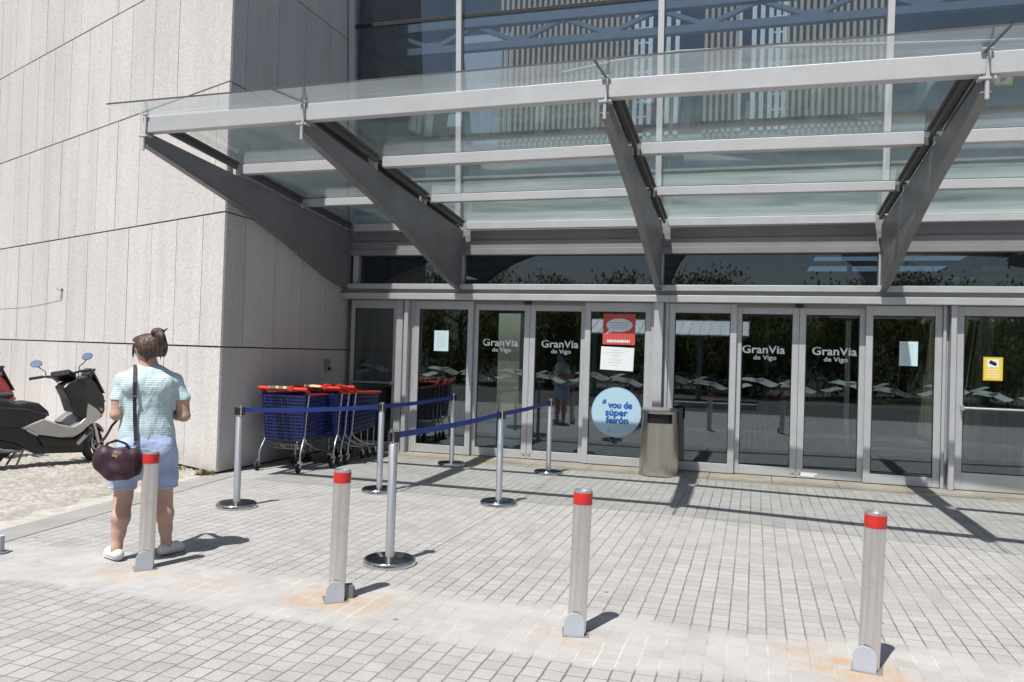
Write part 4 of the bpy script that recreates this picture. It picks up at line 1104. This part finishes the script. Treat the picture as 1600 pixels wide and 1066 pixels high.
D_.warp(lambda x, y, z: .004 * np.sin(45 * z + 16 * np.abs(x)) * np.clip((.80 - z) * 6, 0, 1))
D_.cut(lambda x, y, z: (.515 + .004 * np.sin(30 * x)) - z); D_.cut(lambda x, y, z: z - .945)
D_.build('denim_shorts', 'denim', wo)
hm = MB()
for s in (-1, 1):
    bx = -.152 if s < 0 else .136; hm.ring((bx, .008, .528), (0, 0, 1), .0875, .0045, 40, 8)
hm.build('shorts_hem', 'denim', wo, smooth=True)
for s in (-1, 1):
    ax, ay = (-.176, -.028) if s < 0 else (.158, .034); td = np.array((-.36, .93, 0)) if s < 0 else np.array((.66, .75, 0)); td = td / np.linalg.norm(td); pd = np.array((td[1], -td[0], 0))
    base = np.array((ax, ay, 0.)) - td * .035
    def mk(rad, zlo, zhi, nm, mat):
        q = SDF(base - .14 + np.array((0, 0, .12)), base + np.array((.14, .14, .12)) + np.abs(td) * .2 * np.array((1, 1, 0)) + np.array((0, 0, .0)), .0055)
        lo_ = np.minimum(base, base + td * .25) - np.array((.08, .08, .02)); hi_ = np.maximum(base, base + td * .25) + np.array((.08, .08, .12))
        q = SDF(lo_, hi_, .0055)
        q.chain([(base + UPV * .048, .040 + rad), (base + td * .07 + UPV * .046, .041 + rad), (base + td * .14 + UPV * .034, .044 + rad), (base + td * .19 + UPV * .024, .036 + rad)], .03)
        if nm == 'shoe': q.ell(base + td * .038 + UPV * .100, (.034, .046, .022), .006, mode='sub', rot=(0, 0, math.atan2(td[1], td[0]) - PI / 2))
        q.cut(lambda x, y, z: zlo - z); q.cut(lambda x, y, z: z - zhi)
        return q.build(nm, mat, wo)
    mk(0, .016, .088, 'shoe', 'shoe'); mk(.0035, .002, .022, 'shoe_sole', 'sole')
g = MB()
for s in (-1, 1):
    c_ = Vector(hd(.100, s * .034, .010)); g.ring(c_, Vector(FD), .023, .0022, 24, 6)
    g.tube([hd(.100, s * .058, .014), hd(.05, s * .082, .012), hd(-.01, s * .086, .010), hd(-.022, s * .085, -.006)], .002, 6)
g.tube([hd(.101, -.011, .014), hd(.104, 0, .016), hd(.101, .011, .014)], .002, 6)
g.build('glasses', 'frame_gl', wo, smooth=True)

# ================================================================== HANDBAG
bg = thing('handbag', (-4.31, 4.97, 0), 'slouchy dark burgundy leather handbag hanging on a long strap at the woman\'s hip', 'handbag', rotz=R(40.8))
Bg = SDF((-.44, -.34, .54), (.04, .0, .92), .0062)
Bg.ell((-.205, -.185, .745), (.165, .082, .105), .03, rot=(0, .12, 0)); Bg.ell((-.19, -.19, .685), (.135, .085, .085), .04); Bg.ell((-.30, -.185, .77), (.06, .06, .085), .04); Bg.ell((-.09, -.185, .745), (.055, .06, .085), .04)
Bg.cut(lambda x, y, z: z - (.835 + .02 * np.cos(9 * (x + .2)) - .10 * (x + .2)))
Bg.ell((-.20, -.185, .86), (.12, .035, .06), .02, mode='sub')
Bg.warp(lambda x, y, z: -.004 + .0045 * np.sin(33 * (x * .7 - .8 * z) + 2.6 * np.sin(15 * x + 8 * z)) + .0035 * np.sin(58 * (x * .9 + .55 * z) + 1.7 * np.sin(19 * z)))
Bg.build('pouch', 'bag', bg)
s = MB()
def ribbon(mb, pts, w, th, wid):
    for a, b in zip(pts[:-1], pts[1:]):
        d = (Vector(b) - Vector(a)).normalized(); mb.bar(Vector(a) - d * .004, Vector(b) + d * .004, w, th, up=wid)
back = [(-.072, -.170, .86), (-.076, -.155, .93), (-.082, -.139, 1.0), (-.088, -.136, 1.12), (-.092, -.150, 1.25), (-.094, -.146, 1.33), (-.096, -.11, 1.40), (-.097, -.06, 1.445)]
over = [(-.097, -.06, 1.445), (-.098, .0, 1.458), (-.098, .06, 1.425), (-.10, .12, 1.34), (-.11, .175, 1.24), (-.15, .165, 1.12), (-.20, .11, 1.03), (-.238, .02, .985), (-.262, -.08, .93), (-.29, -.15, .885)]
ribbon(s, back, .026, .006, (0, -1, .1)); ribbon(s, over[:5], .026, .006, (0, .3, 1)); ribbon(s, over[4:], .022, .006, (-.7, .7, 0))
s.build('strap', 'strap', bg, bevel=.002)
g = MB(); g.obox((-.196, -.262, .790), (.024, 0, -.010), (0, .004, 0), (.004, 0, .010)); g.obox((-.10, -.246, .772), (.006, 0, 0), (0, .005, 0), (0, 0, .016)); g.ring((-.072, -.185, .865), (0, 1, 0), .015, .003, 20, 6); g.ring((-.292, -.165, .87), (.5, 1, 0), .016, .003, 20, 6); g.obox((-.092, -.152, 1.225), (.016, 0, 0), (0, .003, 0), (0, 0, .005))
g.build('buckle', 'gold', bg)
hnd = MB()
hnd.tube([(-.27, -.19, .83), (-.255, -.20, .875), (-.20, -.21, .90), (-.14, -.205, .875), (-.11, -.195, .82)], .007, 8); hnd.tube([(-.27, -.16, .83), (-.25, -.15, .87), (-.19, -.15, .885), (-.13, -.155, .86), (-.10, -.165, .82)], .007, 8)
hnd.build('handle', 'strap', bg, smooth=True)
t_ = SDF((-.14, -.28, .63), (-.05, -.20, .80), .005); t_.cone((-.095, -.245, .765), (-.092, -.25, .67), .008, .016, .01); t_.build('tassel', 'strap', bg)
for ch in [k for k in bpy.data.objects if k.parent == bg and k.name.split('.')[0] in ('pouch', 'tassel')]:
    for v in ch.data.vertices: v.co.x = -.185 + (v.co.x + .205) * .93; v.co.z = .745 + (v.co.z - .745) * .96

for o_ in (wo, bg):
    for ch in [k for k in bpy.data.objects if k.parent == o_]:
        for v in ch.data.vertices:
            if v.co.z > .85: v.co.z = .85 + (v.co.z - .85) * .945
        ch.data.update()

# ================================================================== SCOOTERS
def make_scooter(main, label, panel):
    t = thing('parked_scooter', (0, 0, 0), label, 'scooter', 'scooters parked on the cobbles')
    def P(pts, half, mat, name, rnd=.02, h=.011, extra=None, taper=None):
        p = np.array(pts); hm = .24
        q = SDF((p[:, 0].min() - .04, -hm, p[:, 1].min() - .04), (p[:, 0].max() + .04, hm, p[:, 1].max() + .04), h)
        q.poly(pts, half, k=0, rnd=rnd)
        if extra: extra(q)
        return q.build(name, mat, t)
    # underbody and tail
    P([(-.02, .40), (.30, .30), (.53, .16), (1.10, .135), (1.20, .28), (1.22, .48), (1.10, .50), (.95, .37), (.55, .43), (.45, .60), (.1, .62), (-.10, .56)], .135, 'scoot_black', 'lower_body', .035)
    P([(-.42, .74), (-.30, .66), (.10, .52), (.34, .50), (.60, .60), (.66, .66), (.40, .74), (.0, .78), (-.36, .82)], lambda x, z: np.clip(.10 + .09 * np.clip((x + .4) / .6, 0, 1), .05, .19), panel, 'tail_panel', .03)
    # seat
    def seat_x(q): q.ell((.10, 0, .90), (.20, .14, .05), .05); q.warp(lambda x, y, z: .10 * y * y * 3)
    P([(-.30, .80), (-.12, .76), (.20, .715), (.577, .62), (.715, .625), (.69, .69), (.56, .80), (.42, .83), (.28, .815), (.18, .86), (-.15, .90), (-.30, .88)], lambda x, z: np.clip(.165 - .10 * np.clip((x - .45) / .27, 0, 1), .05, .165), 'seat', 'seat', .04, extra=seat_x)
    # main side panel, right and left
    prof = [(.323, .505), (.509, .41), (.80, .355), (.949, .352), (1.06, .41), (1.169, .498), (1.30, .56), (1.355, .629), (1.25, .72), (1.118, .797), (1.105, .70), (1.10, .60), (1.02, .53), (.932, .491), (.78, .53), (.577, .606)]
    for s in (-1, 1):
        q = SDF((.28, -.25, .30), (1.40, .25, .85), .010)
        q.poly(prof, lambda x, z: np.clip(.205 - .085 * np.clip((x - 1.02) / .3, 0, 1) - .015 * np.clip((.6 - x) / .3, 0, 1), .05, .3), k=0, rnd=.022)
        q.cut(lambda x, y, z: .085 - s * y)
        q.build('side_panel', main, t)
    q = SDF((.45, -.25, .12), (1.25, .25, .50), .010); q.poly([(.52, .40), (.82, .335), (.96, .325), (1.16, .47), (1.20, .43), (1.02, .24), (.9, .22), (.6, .25)], .185, k=0, rnd=.02); q.build('footboard', 'scoot_black', t)
    m = MB()
    for s in (-1, 1): m.bar((1.0, s * .189, .26), (1.185, s * .17, .45), .012, .05, up=(0, 0, 1))
    m.build('trim', main, t, bevel=.004)
    P([(.80, .545), (.90, .48), (1.02, .47), (1.12, .60), (.98, .675), (.90, .63)], .085, 'scoot_grey', 'centre_tunnel', .02)
    # front cowl
    P([(.82, .99), (.90, .85), (.955, .68), (1.06, .58), (1.20, .53), (1.34, .58), (1.385, .68), (1.37, .86), (1.27, 1.05), (1.16, 1.15), (1.0, 1.10), (.88, 1.05)], lambda x, z: np.clip(.175 - .075 * np.clip((x - 1.10) / .30, 0, 1) - .05 * np.clip((z - .85) / .25, 0, 1), .03, .2), 'scoot_black', 'front_cowl', .035)
    q = SDF((.30, -.2, .9), (1.5, .2, 1.3), .010); q.poly([(1.17, 1.12), (1.24, 1.23), (1.205, 1.24), (1.13, 1.15)], .12, k=0, rnd=.006); q.poly([(1.36, .875), (1.175, 1.23), (1.20, 1.235), (1.385, .885)], .11, k=.01, rnd=.006); q.build('windscreen', 'screen', t)
    for s in (-1, 1): MB().obox((1.352, s * .055, .76), (.03, 0, .05), (.012, s * .04, 0), (.012, 0, -.01)).build('headlight', 'mirror', t, bevel=.01)
    MB().obox((-.42, 0, .765), (.02, 0, 0), (0, .09, 0), (0, 0, .03)).build('tail_light', 'red', t, bevel=.008)
    # front end, steering locked to the left
    ax0 = Vector((1.245, 0, .235)); axd = (Vector((1.02, 0, 1.05)) - ax0).normalized()
    rot = Matrix.Translation(ax0) @ Matrix.Rotation(R(42), 4, axd) @ Matrix.Translation(-ax0)
    if rot.to_3x3() @ Vector((1, 0, 0)) and (rot.to_3x3() @ Vector((1, 0, 0))).y < 0: rot = Matrix.Translation(ax0) @ Matrix.Rotation(R(-42), 4, axd) @ Matrix.Translation(-ax0)
    def X(mb, dx=-.15): mb.v = [tuple(rot @ Vector((p[0], p[1], p[2])) + Vector((dx if p[2] > .95 else 0, 0, .06 if p[2] > .95 else 0))) for p in mb.v]; return mb
    def wheel(c, name, turned):
        f = X if turned else (lambda m: m)
        tyre = MB(); n = 44; prof = [(.160, -.035), (.175, -.052), (.205, -.056), (.228, -.036), (.236, 0), (.228, .036), (.205, .056), (.175, .052), (.160, .035)]
        vs = []; fs = []
        for (rr_, yy) in prof:
            for i in range(n): a = 2 * PI * i / n; vs.append((c[0] + rr_ * math.cos(a), c[1] + yy, c[2] + rr_ * math.sin(a)))
        for j in range(len(prof) - 1):
            for i in range(n): i2 = (i + 1) % n; fs.append((j * n + i, j * n + i2, (j + 1) * n + i2, (j + 1) * n + i))
        tyre.add(vs, fs)
        root = f(tyre).build(name, 'tyre', t, smooth=True, sharp=60)
        rim = MB(); rim.ring(c, (0, 1, 0), .163, .016, 40, 8)
        for k in range(5):
            a = 2 * PI * k / 5; rim.bar((c[0] + .03 * math.cos(a), c[1], c[2] + .03 * math.sin(a)), (c[0] + .155 * math.cos(a + .15), c[1], c[2] + .155 * math.sin(a + .15)), .028, .03, up=(0, 1, 0))
        rim.tube([(c[0], c[1] - .045, c[2]), (c[0], c[1] + .045, c[2])], .035, 16)
        f(rim).build('rim', 'scoot_grey', root, smooth=True)
        d = MB(); d.ring((c[0], c[1] - .05, c[2]), (0, 1, 0), .095, .012, 36, 6); f(d).build('brake_disc', 'chrome_dull', root, smooth=True)
    wheel((0, 0, .236), 'rear_wheel', False); wheel((1.285, 0, .236), 'front_wheel', True)
    m = MB()
    for s in (-1, 1): m.tube([(1.285, s * .085, .236), (1.245, s * .085, .40), (1.19, s * .075, .58)], [.022, .024, .020], 12)
    X(m).build('fork', 'chrome_dull', t, smooth=True)
    m = MB(); n = 16
    for i in range(n):
        a0, a1 = R(35 + 105 * i / n), R(35 + 105 * (i + 1) / n)
        for (w0, w1, r0) in ((-.075, .075, .262),):
            m.add([(1.285 + r0 * math.cos(a), y, .236 + r0 * math.sin(a)) for a, y in ((a0, w0), (a0, w1), (a1, w1), (a1, w0))] + [(1.285 + (r0 - .012) * math.cos(a), y, .236 + (r0 - .012) * math.sin(a)) for a, y in ((a0, w0), (a0, w1), (a1, w1), (a1, w0))], [(0, 1, 2, 3), (7, 6, 5, 4), (0, 4, 5, 1), (2, 6, 7, 3), (0, 3, 7, 4), (1, 5, 6, 2)])
            for yy in (w0, w1): m.add([(1.285 + q * math.cos(a), yy + e, .236 + q * math.sin(a)) for e in (-.004, .004) for q, a in ((r0, a0), (r0, a1), (r0 - .05, a1), (r0 - .05, a0))], [(0, 1, 2, 3), (7, 6, 5, 4), (0, 4, 5, 1), (2, 6, 7, 3)])
    X(m).build('front_fender', 'scoot_black', t)
    m = MB(); m.tube([(.99, -.26, 1.10), (1.02, -.12, 1.09), (1.035, 0, 1.06), (1.02, .12, 1.09), (.99, .26, 1.10)], .014, 10)
    m.obox((1.04, 0, 1.08), (.085, 0, -.03), (0, .12, 0), (.012, 0, .035))
    hb = X(m).build('handlebar', 'scoot_black', t, bevel=.006)
    for s in (-1, 1):
        m = MB(); m.tube([(.992, s * .24, 1.10), (.965, s * .38, 1.095)], .019, 12); m.tube([(.965, s * .38, 1.095), (.963, s * .392, 1.094)], .021, 12); X(m).build('grip', 'tyre', hb, smooth=True)
        m = MB(); m.tube([(1.03, s * .20, 1.10), (1.05, s * .26, 1.10), (1.01, s * .385, 1.09)], .006, 8); X(m).build('brake_lever', 'black', hb, smooth=True)
        m = MB(); m.tube([(1.02, s * .21, 1.10), (1.03, s * .22, 1.17), (1.05, s * .29, 1.22), (1.04, s * .315, 1.25)], .0065, 8); X(m).build('mirror_stalk', 'black', hb, smooth=True)
        q = MB(); n = 28; c_ = Vector((1.04, s * .33, 1.285)); nrm = Vector((-1, -s * .15, .24)).normalized(); u_ = Vector((0, 1, 0)); u_ = (u_ - nrm * u_.dot(nrm)).normalized(); v_ = nrm.cross(u_)
        if v_.z < 0: v_ = -v_
        rings = [(.0, .032), (.6, .026), (.92, .012), (1.0, .0), (.97, -.006)]
        vs = [tuple(c_ - nrm * dz + u_ * (.075 * k * math.cos(2 * PI * i / n)) + v_ * (.048 * k * math.sin(2 * PI * i / n))) for k, dz in rings[1:] for i in range(n)]; fs = [tuple(range(n))]
        for j in range(len(rings) - 2):
            for i in range(n): i2 = (i + 1) % n; fs.append((j * n + i, j * n + i2, (j + 1) * n + i2, (j + 1) * n + i))
        q.add(vs, fs); mr = X(q).build('mirror', 'scoot_black', hb, smooth=True)
        g_ = MB(); g_.add([tuple(c_ + nrm * .0065 + u_ * (.069 * math.cos(2 * PI * i / n)) + v_ * (.043 * math.sin(2 * PI * i / n))) for i in range(n)], [tuple(range(n))]); X(g_).build('mirror_glass', 'mirror', mr)
    for s in (-1, 1):
        m = MB(); m.tube([(1.0, s * .20, 1.085), (1.10, s * .17, 1.07), (1.13, s * .10, .98), (1.10, s * .06, .90)], .006, 6); X(m).build('cable', 'black', hb, smooth=True)
        MB().obox((1.30, s * .118, .70), (.03, 0, -.012), (.004, s * .008, 0), (.006, 0, .016)).build('turn_signal', 'amber', t, bevel=.004)
    MB().obox((-.455, 0, .50), (.012, 0, .08), (0, .10, 0), (.003, 0, 0)).build('number_plate', 'paper', t, bevel=.002)
    # engine, exhaust, stand, rear mudguard
    P([(-.06, .20), (.20, .17), (.46, .22), (.52, .36), (.30, .42), (-.02, .32)], .10, 'scoot_black', 'engine', .03)
    m = MB(); m.tube([(.35, -.13, .21), (.15, -.165, .23), (.05, -.175, .25)], [.02, .022, .045], 14); m.tube([(.05, -.175, .25), (-.28, -.19, .36), (-.31, -.19, .37)], [.058, .062, .045], 18); m.build('exhaust', 'steel_dark', t, smooth=True)
    m = MB(); m.tube([(.40, -.09, .22), (.30, -.15, .015)], .013, 8); m.tube([(.40, .09, .22), (.30, .15, .015)], .013, 8); m.tube([(.40, -.10, .22), (.40, .10, .22)], .02, 8); m.build('stand', 'steel_dark', t, smooth=True)
    m = MB(); m.tube([(.40, -.20, .47), (.46, -.25, .43), (.50, -.255, .41)], .014, 8); m.build('footpeg', 'chrome_dull', t, smooth=True)
    P([(-.33, .60), (-.42, .36), (-.40, .35), (-.28, .60)], .07, 'scoot_black', 'mudguard', .005)
    return t
HX = Vector((.377, .926, 0)); HY = Vector((-.926, .377, 0)); RZ = math.atan2(.926, .377)
sc1 = make_scooter('scoot_silver', 'black and silver maxi scooter parked on the cobbles with its handlebar turned left', 'scoot_black')
p1 = Vector((-8.93, 7.55, -.012)); place(sc1, p1, RZ, (0, 0))
sc2 = make_scooter('scoot_red', 'red scooter cut off by the left edge of the picture behind the black one', 'scoot_red')
place(sc2, p1 + HY * 1.0 - HX * .74, RZ, (0, 0))
for o in [k for k in bpy.data.objects if k.parent == sc2 and k.name.startswith('front_cowl')]: o.data.materials[0] = M['scoot_red']

# ================================================================== WEEDS
def weed(loc, n, h, spread, label):
    t = thing('weed', loc, label, 'weed', 'weeds along the foot of the stone wall')
    mb = MB()
    for i in range(n):
        a = random.uniform(0, 2 * PI); r = random.uniform(0, spread); L = h * random.uniform(.4, 1.1); w = random.uniform(.004, .010); lean = random.uniform(.2, 1.1)
        p = Vector((r * math.cos(a), r * math.sin(a) * .5, 0)); d = Vector((math.cos(a) * lean, math.sin(a) * lean, 1)).normalized(); sd = Vector((-math.sin(a), math.cos(a), 0)) * w
        q = p + d * L * .55; e = p + d * L * .9 + Vector((math.cos(a), math.sin(a), -.6)) * L * .25
        mb.add([p - sd * .5, p + sd * .5, q + sd, q - sd, e], [(0, 1, 2, 3), (3, 2, 4)])
    mb.build('leaves', 'leaf', t)
weed((-6.38, 8.36, 0), 110, .11, .13, 'dry yellowish weed clump at the stone corner')
weed((-6.95, 8.62, 0), 45, .06, .15, 'low weed tuft at the wall foot left of the corner clump')
weed((-6.55, 8.05, -.01), 30, .045, .12, 'small weed tuft on the cobbles in front of the stone corner')

# ================================================================== ACROSS THE ROAD (seen mirrored in the glass)
def tree(x, y, h, rad, seed, label):
    t = thing('broadleaf_tree', (x, y, -.06), label, 'tree', 'trees across the road mirrored in the glass')
    r_ = np.random.default_rng(seed); mb = MB()
    mb.tube([(0, 0, 0), (.1, .05, h * .25), (.0, .1, h * .5), (.1, 0, h * .8)], [.22, .17, .11, .03], 9)
    for k in range(7):
        a = k * 2.4; z0 = h * (.25 + .07 * k); mb.tube([(.05, .05, z0), (math.cos(a) * rad * .45, math.sin(a) * rad * .45, z0 + h * .14), (math.cos(a) * rad * .75, math.sin(a) * rad * .75, z0 + h * .20)], [.08, .05, .02], 6)
    mb.build('trunk', 'bark', t, smooth=True)
    nb = 60; V = []; F = []
    for c in range(nb):
        d = r_.normal(size=3); d /= np.linalg.norm(d); rr_ = r_.uniform(.35, 1.0) ** .6
        cc = np.array((d[0] * rad * rr_, d[1] * rad * rr_, h * .52 + d[2] * h * .46 * rr_)); s_ = rad * r_.uniform(.22, .36)
        for i in range(150):
            p = cc + r_.normal(size=3) * s_ * .46; n_ = r_.normal(size=3); n_ /= np.linalg.norm(n_); u = np.cross(n_, (0, 0, 1.)); u /= np.linalg.norm(u) + 1e-6; v = np.cross(n_, u); L = r_.uniform(.07, .14)
            o = len(V); V += [p - u * L * .5, p + v * L, p + u * L * .5, p - v * L]; F.append((o, o + 1, o + 2, o + 3))
    MB().add(V, F).build('crown', 'tree_leaf', t)
    return t
TL_ = 'broad leafy green tree across the road mirrored dark in the door glass'
k = 0
for (x, y, h, rad) in ((-26, -17, 5.6, 3.2), (-20.5, -15.5, 5.0, 3.0), (-15, -17, 5.9, 3.3), (-9.8, -15.6, 5.1, 2.9), (-5.2, -17.5, 5.8, 3.2), (-.4, -15.8, 5.0, 2.9), (4.4, -17, 5.7, 3.2), (9.5, -16, 5.2, 3.0), (14.5, -17, 5.8, 3.3), (-12.5, -20, 6.2, 3.4), (-2.6, -20.5, 6.4, 3.6), (7, -20.5, 6.1, 3.5), (19, -18, 5.9, 3.4)):
    tree(x, y, h, rad, 40 + k, TL_); k += 1
mb = MB()
for i in range(44): mb.add([], [])
V = []; F = []; n = 48
for i in range(n + 1):
    x = -150 + 300 * i / n
    for (yy, zz) in ((-24, -.2), (-29, 2.6 + random.uniform(-.4, .4)), (-55, 4.5 + 1.2 * math.sin(i * .5)), (-110, 8.5 + 2.5 * math.sin(i * .33 + 1))): V.append((x, yy, zz))
for i in range(n):
    for j in range(3): F.append((i * 4 + j, i * 4 + 4 + j, i * 4 + 5 + j, i * 4 + 1 + j))
tag(MB().add(V, F).build('hill', 'hill', smooth=True, sharp=80), kind='structure')
sh = thing('road_shelter', (-3, -11, -.05), 'open shelter with a pale ribbed roof across the road mirrored in the doors', 'shelter')
r = MB(); r.prism([(-9.7, 2.50), (-11.9, 3.15), (-11.9, 3.20), (-9.7, 2.55)], lambda p, t: (t, p[0], p[1]), -7.0, -.25)
for i in range(17): x = -7.0 + i * .403; r.bar((x, -9.7, 2.565), (x, -11.9, 3.215), .03, .04)
r.build('roof', 'roof_sheet', sh, world=True)
for x in (-6.5, -2.15): MB().lathe([(.11, 0), (.11, 2.72)], (x, -10.5, -.05), 16).build('post', 'teal', sh, world=True, smooth=True)
tag(MB().box(-2.6, .1, -4.5, -4.25, -.05, .14).build('kerb_block', 'cream', bevel=.02), 'long cream kerb block on the road mirrored low in the doors', 'kerb block')

# ================================================================== LIGHT, SKY, CAMERA
sv = Vector((.14, .48, -1)).normalized()
L = bpy.data.lights.new('sun', 'SUN'); L.energy = 4.4; L.angle = R(.53); L.color = (1, .968, .925)
so = bpy.data.objects.new('sun', L); COL.objects.link(so); so.rotation_euler = sv.to_track_quat('-Z', 'Y').to_euler()
W = bpy.data.worlds.new('World'); SC.world = W; W.use_nodes = True; wt = W.node_tree
bgn = wt.nodes['Background']; sk = wt.nodes.new('ShaderNodeTexSky'); sk.sky_type = 'NISHITA'; sk.sun_disc = False
sk.sun_elevation = math.asin(-sv.z); sk.sun_rotation = math.atan2(-sv.x, -sv.y); sk.air_density = 1.0; sk.dust_density = 1.6; sk.ozone_density = 1.0
wt.links.new(sk.outputs[0], bgn.inputs[0]); bgn.inputs[1].default_value = .065
cam = bpy.data.cameras.new('camera'); co = bpy.data.objects.new('camera', cam); COL.objects.link(co); SC.camera = co
f_, yaw, pit, rol = 1258.59, .292894, .0146834, .0301754
fw = Vector((-math.sin(yaw) * math.cos(pit), math.cos(yaw) * math.cos(pit), math.sin(pit))); rt = Vector((math.cos(yaw), math.sin(yaw), 0)); up = rt.cross(fw)
r2 = rt * math.cos(rol) + up * math.sin(rol); u2 = -rt * math.sin(rol) + up * math.cos(rol)
mw = Matrix((r2, u2, -fw)).transposed().to_4x4(); mw.translation = Vector((0, 0, 1.6)); co.matrix_world = mw
cam.sensor_width = 36; cam.lens = f_ / 1600 * 36; cam.clip_start = .05; cam.clip_end = 500
SC.view_settings.view_transform = 'Standard'; SC.view_settings.look = 'None'; SC.view_settings.exposure = .62; SC.view_settings.gamma = 1
cy = SC.cycles; cy.max_bounces = 8; cy.diffuse_bounces = 4; cy.glossy_bounces = 4; cy.transmission_bounces = 4; cy.transparent_max_bounces = 32; cy.sample_clamp_indirect = 6; cy.use_denoising = True; cy.caustics_reflective = False; cy.caustics_refractive = False
try: cy.denoiser = 'OPENIMAGEDENOISE'
except Exception: pass
